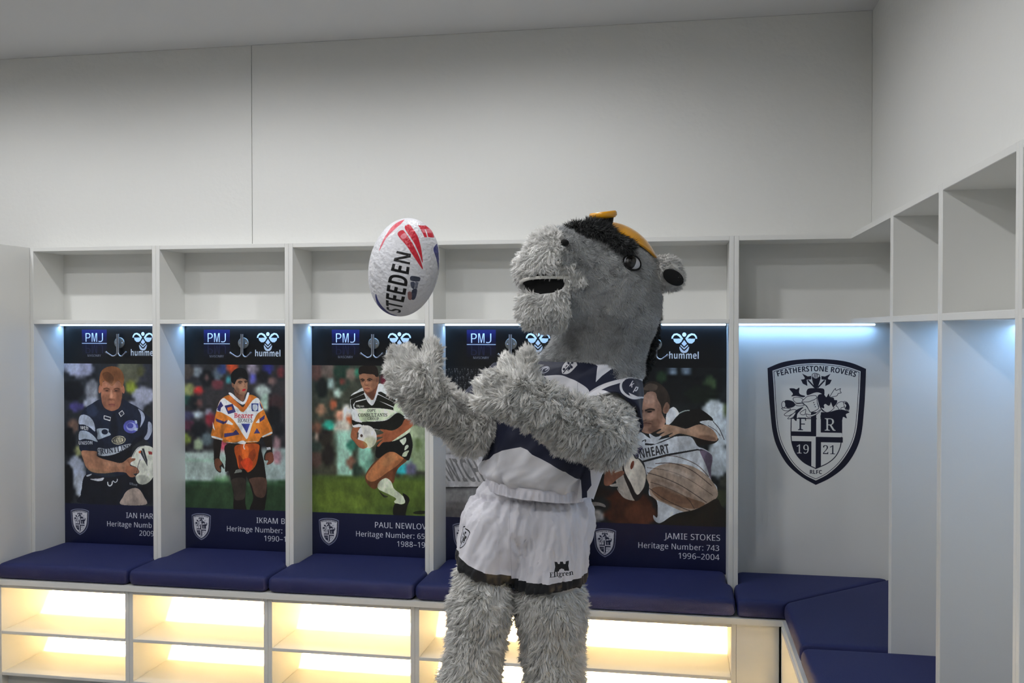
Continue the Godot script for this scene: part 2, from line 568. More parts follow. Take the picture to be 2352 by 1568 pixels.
# ------------------------------------------------------------------ drawing prints into images
class Canvas:
	# coordinates are multiplied by k and moved by -off before they become pixels
	var im: Image
	var k := 1.0
	var off := Vector2.ZERO
	func start(w: int, h: int, scale: float, back: Color) -> Canvas:
		im = Image.create(w, h, false, Image.FORMAT_RGBA8)
		im.fill(back)
		k = scale
		return self
	func fill(pts: PackedVector2Array, col: Color) -> void:
		# even-odd scan conversion at pixel centres
		var n := pts.size()
		var q := PackedVector2Array()
		var y0 := 1e9
		var y1 := -1e9
		for p in pts:
			var s := p * k - off
			q.append(s)
			y0 = minf(y0, s.y)
			y1 = maxf(y1, s.y)
		var w := im.get_width()
		for y in range(maxi(0, ceili(y0 - 0.5)), mini(im.get_height(), ceili(y1 - 0.5))):
			var yc := y + 0.5
			var xs := []
			for a in n:
				var p := q[a]
				var r := q[(a + 1) % n]
				if (p.y <= yc) != (r.y <= yc):
					xs.append(p.x + (yc - p.y) / (r.y - p.y) * (r.x - p.x))
			xs.sort()
			for a in range(0, xs.size() - 1, 2):
				var xa := clampi(ceili(xs[a] - 0.5), 0, w)
				var xb := clampi(ceili(xs[a + 1] - 0.5), 0, w)
				if xb > xa:
					im.fill_rect(Rect2i(xa, y, xb - xa, 1), col)
	func smooth(pts: PackedVector2Array, closed := true, steps := 5) -> PackedVector2Array:
		var n := pts.size()
		var out := PackedVector2Array()
		for a in (n if closed else n - 1):
			var p0 := pts[(a - 1 + n) % n if closed else maxi(a - 1, 0)]
			var p3 := pts[(a + 2) % n if closed else mini(a + 2, n - 1)]
			for s in steps:
				out.append(pts[a].cubic_interpolate(pts[(a + 1) % n], p0, p3, float(s) / steps))
		if not closed:
			out.append(pts[n - 1])
		return out
	func ellipse(c: Vector2, rx: float, ry: float, deg: float, col: Color) -> void:
		var pts := PackedVector2Array()
		for a in 36:
			pts.append(c + Vector2(rx * cos(TAU * a / 36), ry * sin(TAU * a / 36)).rotated(deg_to_rad(deg)))
		fill(pts, col)
	func line(pts: PackedVector2Array, width: float, col: Color) -> void:
		for a in pts.size() - 1:
			var d := (pts[a + 1] - pts[a])
			if d.length() < 1e-6:
				continue
			var s := d.normalized().orthogonal() * width / 2.0
			fill(PackedVector2Array([pts[a] + s, pts[a + 1] + s, pts[a + 1] - s, pts[a] - s]), col)
			if a > 0:
				var c := PackedVector2Array()
				for b in 12:
					c.append(pts[a] + Vector2.from_angle(TAU * b / 12) * width / 2.0)
				fill(c, col)
	func shape(s: Array) -> void:
		var col := Color8(s[1][0], s[1][1], s[1][2], s[1][3])
		var d: Array = s[2]
		if s[0] == "e":
			ellipse(Vector2(d[0], d[1]), d[2], d[3], d[4], col)
			return
		var pts := PackedVector2Array()
		for a in range(0, d.size(), 2):
			pts.append(Vector2(d[a], d[a + 1]))
		if s[0] == "s":
			fill(smooth(pts), col)
		elif s[0] == "l":
			line(smooth(pts, false), s[3], col)
		else:
			fill(pts, col)
	func soft(s: Array, spread: float) -> void:
		# one blurred, translucent shape
		var col := Color8(s[1][0], s[1][1], s[1][2], s[1][3])
		var d: Array = s[2]
		var box := Rect2()
		if s[0] == "e":
			var r := maxf(d[2], d[3])
			box = Rect2(d[0] - r, d[1] - r, 2 * r, 2 * r)
		else:
			box = Rect2(d[0], d[1], 0, 0)
			for a in range(0, d.size(), 2):
				box = box.expand(Vector2(d[a], d[a + 1]))
		box = box.grow(spread * 2.5)
		var small := Canvas.new()
		var kk := 2.0 / spread
		small.start(maxi(4, int(box.size.x * kk)), maxi(4, int(box.size.y * kk)), kk, Color(col, 0.0))
		small.off = box.position * kk
		small.shape(s)
		small.im.resize(maxi(2, small.im.get_width() / 2), maxi(2, small.im.get_height() / 2), Image.INTERPOLATE_BILINEAR)
		small.im.resize(maxi(1, int(box.size.x * k)), maxi(1, int(box.size.y * k)), Image.INTERPOLATE_CUBIC)
		im.blend_rect(small.im, Rect2i(Vector2i.ZERO, small.im.get_size()), Vector2i(box.position * k - off))

func font(which: int) -> SystemFont:
	var f := SystemFont.new()
	f.font_names = PackedStringArray(["Droid Serif" if which in [1, 2, 5] else "Droid Sans Mono" if which == 7 else "Droid Sans"])
	f.font_weight = 400 if which in [2, 6, 7] else 700
	return f

func glyphs(text: String, which: int) -> PackedVector2Array:
	# triangles of the lettering; capitals one unit high, baseline y = 0, y down, x centred
	var t := TextMesh.new()
	t.font = font(which)
	t.font_size = 64
	t.pixel_size = 0.01
	t.depth = 0.0
	t.curve_step = 1.0
	t.text = "H"
	var cap := t.get_aabb()
	t.text = text
	var a := t.get_mesh_arrays()
	var v: PackedVector3Array = a[Mesh.ARRAY_VERTEX]
	var lo := 1e9
	var hi := -1e9
	for p in v:
		lo = minf(lo, p.x)
		hi = maxf(hi, p.x)
	var out := PackedVector2Array()
	for p in v:
		out.append(Vector2(p.x - (lo + hi) / 2.0, cap.position.y - p.y) / cap.size.y)
	return out

func write(c: Canvas, text: String, at: Vector2, high: float, col: Color, which := 0, deg := 0.0, wide := 1.0, arc := 0.0, slant := 0.0) -> void:
	# at: the middle of the baseline; arc: radius of the baseline's circle, centre below
	var g := glyphs(text, which)
	for a in g.size():
		var p := g[a] * Vector2(high * wide, high)
		p.x -= p.y * slant
		if arc != 0.0:
			p = Vector2((arc - p.y) * sin(p.x / arc), arc - (arc - p.y) * cos(p.x / arc))
		g[a] = at + p.rotated(deg_to_rad(deg))
	for a in range(0, g.size() - 2, 3):
		c.fill(PackedVector2Array([g[a], g[a + 1], g[a + 2]]), col)

func width_of(text: String, which: int) -> float:
	var g := glyphs(text, which)
	var hi := 0.0
	for p in g:
		hi = maxf(hi, p.x)
	return 2.0 * hi

func write_left(c: Canvas, text: String, at: Vector2, high: float, col: Color, which := 0, wide := 1.0) -> void:
	write(c, text, at + Vector2(width_of(text, which) * high * wide / 2.0, 0), high, col, which, 0.0, wide)

func flat_pts(a: Array) -> PackedVector2Array:
	var out := PackedVector2Array()
	for k in range(0, a.size(), 2):
		out.append(Vector2(a[k], a[k + 1]))
	return out

# ------------------------------------------------------------------ the club crest: 1114 x 1425 units, from its upper left corner
const CREST_OUT := [0,108, 152,45, 322,12, 557,0, 792,12, 962,45, 1114,108, 1107,330, 1097,530, 1067,830, 1002,1030, 882,1210, 722,1340, 557,1425, 392,1335, 232,1200, 117,1010, 62,830, 32,580, 12,330]
const CREST_IN := [57,135, 202,90, 352,60, 557,47, 762,60, 912,88, 1054,135, 1047,330, 1032,580, 1007,810, 947,990, 832,1170, 692,1300, 557,1375, 422,1308, 282,1180, 167,990, 112,810, 87,580, 72,330]
const CREST_INNER := [269,670, 269,880, 287,990, 332,1090, 422,1180, 557,1245, 692,1180, 782,1100, 832,1000, 850,880, 850,670]

func outline(pts: PackedVector2Array, inset: float) -> PackedVector2Array:
	var o := Geometry2D.offset_polygon(pts, -inset)
	return o[0] if o.size() else pts

func corner_smooth(c: Canvas, a: Array, sharp: Array) -> PackedVector2Array:
	# smooth between the corners named in sharp
	var pts := flat_pts(a)
	var n := pts.size()
	var out := PackedVector2Array()
	for k in n:
		var p0 := pts[(k - 1 + n) % n] if not k in sharp else pts[k]
		var p3 := pts[(k + 2) % n] if not ((k + 1) % n) in sharp else pts[(k + 1) % n]
		for s in 6:
			out.append(pts[k].cubic_interpolate(pts[(k + 1) % n], p0, p3, s / 6.0))
	return out

func crest_image(scale: float, ink: Color, paper: Color) -> Image:
	var c := Canvas.new()
	c.start(int(1114 * scale), int(1425 * scale), scale, Color(ink, 0.0))
	var so := corner_smooth(c, CREST_OUT, [0, 6, 13])
	var si := corner_smooth(c, CREST_IN, [0, 6, 13])
	c.fill(so, ink)
	c.fill(si, paper)
	c.fill(outline(si, 13), ink)
	c.fill(outline(si, 19), paper)
	# the quartered shield
	var inner := corner_smooth(c, CREST_INNER, [0, 5, 10])
	c.fill(inner, ink)
	c.fill(outline(inner, 10), paper)
	for r in [[499, 600, 60, 275], [272, 823, 227, 52], [559, 880, 300, 60]]:
		c.fill(PackedVector2Array([Vector2(r[0], r[1]), Vector2(r[0] + r[2], r[1]), Vector2(r[0] + r[2], r[1] + r[3]), Vector2(r[0], r[1] + r[3])]), ink)
	for part_ in Geometry2D.intersect_polygons(outline(inner, 6), flat_pts([554,880, 614,880, 614,1260, 554,1260])):
		c.fill(part_, ink)
	for part_ in Geometry2D.intersect_polygons(outline(inner, 6), flat_pts([276,933, 505,933, 505,1260, 276,1260])):
		c.fill(part_, ink)
	c.fill(flat_pts([610,600, 850,600, 850,830, 610,830]), ink)
	c.fill(flat_pts([850,833, 607,833, 607,590, 564,590, 564,875, 850,875]), paper)
	write(c, "F", Vector2(398, 808), 143, ink, 2, 0.0, 0.9)
	write(c, "19", Vector2(406, 1072), 100, paper, 2)
	write(c, "21", Vector2(704, 1072), 98, ink, 2)
	# mantling, helm and axes
	for a in [
		[732,590, 802,570, 862,570, 932,595, 892,620, 902,665, 862,650, 847,690, 802,690, 732,690, 622,690, 612,620, 680,606],
		[592,400, 642,400, 672,430, 697,390, 712,430, 752,435, 762,460, 792,465, 787,500, 762,530, 732,570, 692,600, 632,590, 602,550, 582,490, 572,430],
		[252,340, 302,335, 332,345, 365,327, 362,380, 382,405, 432,420, 402,435, 332,420, 274,425, 292,395],
		[202,475, 252,470, 302,490, 317,530, 272,555, 222,555, 207,520],
		[332,580, 412,545, 372,590, 342,630, 332,705, 297,665, 312,620],
		[450,360, 472,335, 542,330, 637,335, 650,380, 642,405, 592,380, 542,380, 462,410, 447,390],
		[512,195, 592,195, 602,230, 567,330, 542,330, 514,250]]:
		c.fill(c.smooth(flat_pts(a)), ink)
	for s in [-1.0, 1.0]:
		var axe := PackedVector2Array()
		for p in flat_pts([-160,167, -97,198, -57,192, -59,230, -109,235, -101,305, -152,280, -174,235, -137,230, -129,215]):
			axe.append(Vector2(557 + p.x * -s, p.y))
		c.fill(axe, ink)
		c.line(PackedVector2Array([Vector2(557 - 95 * s, 240), Vector2(557 - 15 * s, 325)]), 16, ink)
	for a in [
		[637,520, 662,500, 702,520, 722,475, 747,530, 762,550, 722,590, 672,605, 622,570, 607,540, 642,550],
		[777,530, 802,490, 852,475, 872,500, 872,540, 842,550, 832,580, 807,560, 792,535],
		[708,430, 752,350, 777,328, 782,350, 832,328, 827,355, 842,380, 807,390, 792,415, 752,425],
		[292,445, 342,430, 402,450, 407,490, 342,505, 302,480],
		[312,510, 402,505, 422,530, 342,535],
		[164,558, 242,560, 272,570, 232,595, 182,585],
		[202,620, 282,575, 332,580, 302,620, 242,650, 197,645],
		[232,675, 292,620, 332,600, 302,660, 252,685],
		[372,610, 412,580, 442,570, 432,630, 392,635],
		[160,520, 170,490, 190,480, 208,500, 210,540, 190,560, 168,550],
		[862,480, 902,480, 932,530, 922,580, 882,560],
		[440,620, 492,630, 552,610, 602,570, 607,585, 562,630, 492,660, 454,658],
		[392,490, 422,450, 462,420, 542,410, 567,430, 572,490, 587,560, 502,605, 472,580, 447,535],
		[512,170, 542,158, 592,175, 594,200, 560,225, 520,215, 508,190]]:
		var p := c.smooth(flat_pts(a))
		c.fill(p, ink)
		var q := outline(p, 6)
		c.fill(q, paper)
	c.fill(c.smooth(flat_pts([872,490, 902,488, 926,530, 918,570, 885,552, 895,520])), ink)
	c.line(flat_pts([392,490, 470,486, 540,458, 570,432]), 6, ink)
	c.line(flat_pts([410,500, 450,540, 490,600]), 6, ink)
	c.line(flat_pts([565,440, 570,500, 588,555]), 6, ink)
	for p in [Vector2(529, 493), Vector2(537, 517), Vector2(547, 540)]:
		c.ellipse(p, 6, 6, 0, ink)
	for k in 3:
		c.line(PackedVector2Array([Vector2(530 + 18 * k, 212), Vector2(540 + 16 * k, 168)]), 7, ink)
	write(c, "R", Vector2(716, 808), 140, paper, 2)
	write(c, "FEATHERSTONE ROVERS", Vector2(557, 139), 60, ink, 0, 0.0, 0.95, 1585.0)
	write(c, "RLFC", Vector2(557, 1300), 44, ink, 0, 0.0, 1.0)
	return c.im

func crest_sign(parent: Node3D) -> void:
	# cut vinyl on the corner locker's back panel
	var im := crest_image(1.6, Color(0.055, 0.065, 0.16), Color(0.90, 0.90, 0.885))
	im.resize(891, 1140, Image.INTERPOLATE_BILINEAR)
	im.convert(Image.FORMAT_RGB8)
	var m := mat(Color.WHITE, 0.4)
	m.albedo_texture = ImageTexture.create_from_image(im)
	var c := Canvas.new()
	var pts := corner_smooth(c, CREST_OUT, [0, 6, 13])
	var w := 0.375
	var h := 0.500
	var mb := MB.new()
	var ids := Geometry2D.triangulate_polygon(pts)
	var x0 := 0.5296 - w / 2.0 - 0.2
	for p in pts:
		mb.vert(Vector3(x0 + p.x / 1114.0 * w, 1.373 - p.y / 1425.0 * h, 0.0006), Vector3.BACK, Vector2(p.x / 1114.0, p.y / 1425.0))
	for k in range(0, ids.size(), 3):
		mb.tri(ids[k], ids[k + 1], ids[k + 2])
	for k in pts.size():
		var a: Vector3 = mb.v[k]
		var b: Vector3 = mb.v[(k + 1) % pts.size()]
		var n := Vector3((b - a).y, -(b - a).x, 0).normalized()
		mb.face([a, b, b - Vector3(0, 0, 0.0005), a - Vector3(0, 0, 0.0005)], n)
	part("crest_decal", mb.mesh(), m, parent).set_meta("label", "navy club crest decal reading FEATHERSTONE ROVERS, F R, 1921, RLFC")

# ------------------------------------------------------------------ posters
const PRINT_K := 2.4       # pixels per millimetre while drawing; halved at the end
var small_crest: Image

func bee(c: Canvas, col: Color) -> void:
	# the sportswear maker's bumblebee mark; millimetres, 344..448 across
	var mid := 396.0
	c.ellipse(Vector2(mid, 44), 8.2, 8.8, 0, col)
	for s in [-1.0, 1.0]:
		var wing := []
		for p in [[-4,60], [-16,44], [-29,38.5], [-42,41], [-50,51], [-52,61], [-45,61], [-44,55], [-39,48], [-31,46], [-22,51], [-14,60], [-44,60.5], [-41,72], [-31,80.5], [-20,80], [-12,74]]:
			wing.append(mid + p[0] * s)
			wing.append(p[1])
		c.fill(flat_pts(wing), col)
	c.fill(flat_pts([mid, 66, mid + 11, 81, mid, 92, mid - 11, 81]), col)
	c.fill(flat_pts([mid - 14, 85, mid, 98, mid + 14, 85, mid + 16, 90, mid, 105, mid - 16, 90]), col)
	c.fill(c.smooth(flat_pts([mid - 18, 93, mid, 110, mid + 18, 93, mid + 18, 104, mid + 12, 115, mid, 119, mid - 12, 115, mid - 18, 104])), col)

func header(c: Canvas, k: int) -> void:
	var white := Color(0.93, 0.95, 0.97)
	c.fill(flat_pts([0,0, 600,0, 600,179, 0,179]), Color(0.035, 0.037, 0.045))
	# the mason's card: a dark blue square
	for b in 8:
		c.fill(flat_pts([92, 24 + b * 16.75, 217, 24 + b * 16.75, 217, 41 + b * 16.75, 92, 41 + b * 16.75]), Color(0.085, 0.09, 0.30).lerp(Color(0.035, 0.037, 0.06), b / 7.0))
	write(c, "PMJ", Vector2(154, 80), 40, white, 7, 0.0, 0.98)
	c.fill(flat_pts([91.5,85.6, 217,85.6, 217,88.8, 91.5,88.8]), white)
	var g := glyphs("PMJ", 7)
	for a in range(0, g.size() - 2, 3):
		var t := PackedVector2Array()
		for b in 3:
			t.append(Vector2(154 + g[a + b].x * 39.2, 92.5 - g[a + b].y * 40.0))
		c.fill(t, Color(0.15, 0.155, 0.26))
	write(c, "MASONRY", Vector2(154, 148), 10.5, Color(0.66, 0.67, 0.72), 6, 0.0, 1.02)
	bee(c, white)
	write(c, "hummel", Vector2(395, 142), 27.5, white, 0, 0.0, 0.80)

const NAMES := [["IAN HAR", 308, "Heritage Numb", 213, "2009", 373], ["IKRAM B", 339, "Heritage Number:", 199, "1990–1", 375], ["PAUL NEWLOV", 285, "Heritage Number: 65", 200, "1988–199", 384], ["", 0, "", 0, "", 0], ["JAMIE STOKES", 317, "Heritage Number: 743", 213, "1996–2004", 375]]

func photograph(c: Canvas, k: int) -> void:
	var d: Dictionary = PRINTS[k]
	# blurred surroundings
	var b := Canvas.new()
	b.start(170, 194, 0.15, Color8(d.base[0], d.base[1], d.base[2]))
	b.off = Vector2(0, 179 * 0.3)
	for s in d.bg:
		b.shape(s)
	b.im.resize(85, 97, Image.INTERPOLATE_BILINEAR)
	b.im.resize(40, 46, Image.INTERPOLATE_BILINEAR)
	b.im.resize(int(566.7 * PRINT_K), int(646.7 * PRINT_K), Image.INTERPOLATE_CUBIC)
	c.im.blit_rect(b.im, Rect2i(0, 0, b.im.get_width(), int(642 * PRINT_K)), Vector2i(0, int(179 * PRINT_K)))
	var f := Canvas.new()
	f.im = c.im
	f.k = PRINT_K / 2.0
	if k == 3:
		# rows of pale heads in a dark stand
		var rng := RandomNumberGenerator.new()
		rng.seed = 44
		for y in range(384, 660, 21):
			for x in range(-10, 1140, 19):
				var p := Vector2(x + rng.randf_range(-8, 8), y + rng.randf_range(-6, 6))
				var g := rng.randf_range(0.14, 0.62)
				f.ellipse(p + Vector2(0, 12), 8, 9, 0, Color(g * 0.45, g * 0.45, g * 0.47))
				if rng.randf() < 0.85:
					f.ellipse(p, rng.randf_range(3.5, 5), rng.randf_range(5, 7), 0, Color(g, g, g * 1.02))
	for s in d.fg:
		f.shape(s)
	for s in d.sh:
		var pale: Array = s.duplicate(true)
		pale[1][3] = int(pale[1][3] * 0.6)
		f.soft(pale, 14.0)
	for t in d.text:
		var at := Vector2(t[2], t[3])
		var which: int = t[5]
		write(f, t[0], at + Vector2(0, t[4] * 0.5).rotated(deg_to_rad(t[6])), t[4], Color8(t[1][0], t[1][1], t[1][2], t[1][3]), 0 if which in [3, 4] else which, t[6], 0.44 if which == 3 else 0.62 if which == 4 else 0.85, 0.0, -0.55 if which == 3 else 0.0)

func grain(c: Canvas, k: int) -> void:
	# soften the drawing like an enlarged photograph and give it mottle and folds
	var r := Rect2i(0, int(179 * PRINT_K), c.im.get_width(), int(642 * PRINT_K))
	var ph := c.im.get_region(r)
	ph.resize(r.size.x * 3 / 10, r.size.y * 3 / 10, Image.INTERPOLATE_BILINEAR)
	var broad := FastNoiseLite.new()
	broad.seed = 60 + k
	broad.frequency = 0.022
	var fine := FastNoiseLite.new()
	fine.seed = 80 + k
	fine.frequency = 0.09
	for y in ph.get_height():
		for x in ph.get_width():
			var t := 1.0 + 0.26 * broad.get_noise_2d(x, y * 0.6) + 0.09 * fine.get_noise_2d(x, y * 0.7)
			var q := ph.get_pixel(x, y)
			ph.set_pixel(x, y, Color(q.r * t, q.g * t, q.b * t))
	ph.resize(r.size.x, r.size.y, Image.INTERPOLATE_CUBIC)
	c.im.blit_rect(ph, Rect2i(Vector2i.ZERO, r.size), r.position)

func poster(parent: Node3D, k: int) -> void:
	var c := Canvas.new()
	c.start(int(564 * PRINT_K), int(1013 * PRINT_K), PRINT_K, Color(0.075, 0.095, 0.235))
	photograph(c, k)
	grain(c, k)
	header(c, k)
	c.fill(flat_pts([0,821, 600,821, 600,1020, 0,1020]), Color(0.075, 0.095, 0.235))
	var white := Color(0.92, 0.93, 0.96)
	var n: Array = NAMES[k]
	if n[0]:
		write_left(c, n[0], Vector2(n[1], 878), 24.5, white, 6, 1.04)
		write_left(c, n[2], Vector2(n[3], 919), 23.0, white, 6, 1.03)
		write_left(c, n[4], Vector2(n[5], 956), 23.5, white, 6, 1.04)
	if small_crest == null:
		small_crest = crest_image(0.5, Color(0.10, 0.11, 0.22), Color(0.90, 0.90, 0.93))
		small_crest.resize(int(86 * PRINT_K), int(112 * PRINT_K), Image.INTERPOLATE_BILINEAR)
	var spot := Vector2(33, 848)
	var rim := PackedVector2Array()
	for p in corner_smooth(c, CREST_OUT, [0, 6, 13]):
		rim.append(spot + Vector2(p.x / 1114.0 * 92.0 - 3.0, p.y / 1425.0 * 120.0 - 4.0))
	c.fill(rim, Color(0.55, 0.57, 0.68))
	c.im.blend_rect(small_crest, Rect2i(Vector2i.ZERO, small_crest.get_size()), Vector2i(spot * PRINT_K))
	c.im.resize(c.im.get_width() / 2, c.im.get_height() / 2, Image.INTERPOLATE_BILINEAR)
	c.im.convert(Image.FORMAT_RGB8)
	var m := mat(Color.WHITE, 0.33)
	m.albedo_texture = ImageTexture.create_from_image(c.im)
	m.texture_repeat = false
	# a thin printed board
	var mb := MB.new()
	var lo := Vector3(PT, Y_SHELF - 1.013, -0.0035)
	var hi := Vector3(PT + 0.564, Y_SHELF, 0.0)
	mb.face([Vector3(lo.x, hi.y, hi.z), hi, Vector3(hi.x, lo.y, hi.z), Vector3(lo.x, lo.y, hi.z)], Vector3.BACK, [Vector2(0, 0), Vector2(1, 0), Vector2(1, 1), Vector2(0, 1)])
	mb.face([lo, Vector3(lo.x, hi.y, lo.z), Vector3(lo.x, hi.y, hi.z), Vector3(lo.x, lo.y, hi.z)], Vector3.LEFT, [Vector2(0, 1), Vector2.ZERO, Vector2.ZERO, Vector2(0, 1)])
	mb.face([Vector3(hi.x, lo.y, lo.z), Vector3(hi.x, hi.y, lo.z), hi, Vector3(hi.x, lo.y, hi.z)], Vector3.RIGHT, [Vector2.ONE, Vector2(1, 0), Vector2(1, 0), Vector2.ONE])
	mb.face([lo, Vector3(hi.x, lo.y, lo.z), Vector3(hi.x, lo.y, hi.z), Vector3(lo.x, lo.y, hi.z)], Vector3.DOWN, [Vector2(0, 1), Vector2.ONE, Vector2.ONE, Vector2(0, 1)])
	mb.face([Vector3(lo.x, lo.y, lo.z), Vector3(hi.x, lo.y, lo.z), Vector3(hi.x, hi.y, lo.z), Vector3(lo.x, hi.y, lo.z)], Vector3.FORWARD)
	var looks := ["poster of a red-haired player in a navy and white jersey holding a ball", "poster of a dark-haired player in an orange and white jersey and muddy shorts", "poster of a player in black and white stripes running with a pale ball", "black-and-white poster of a crowd above a lettered board", "poster of a player in a muddy white shirt being tackled"]
	part("poster", mb.mesh(), m, parent).set_meta("label", looks[k])

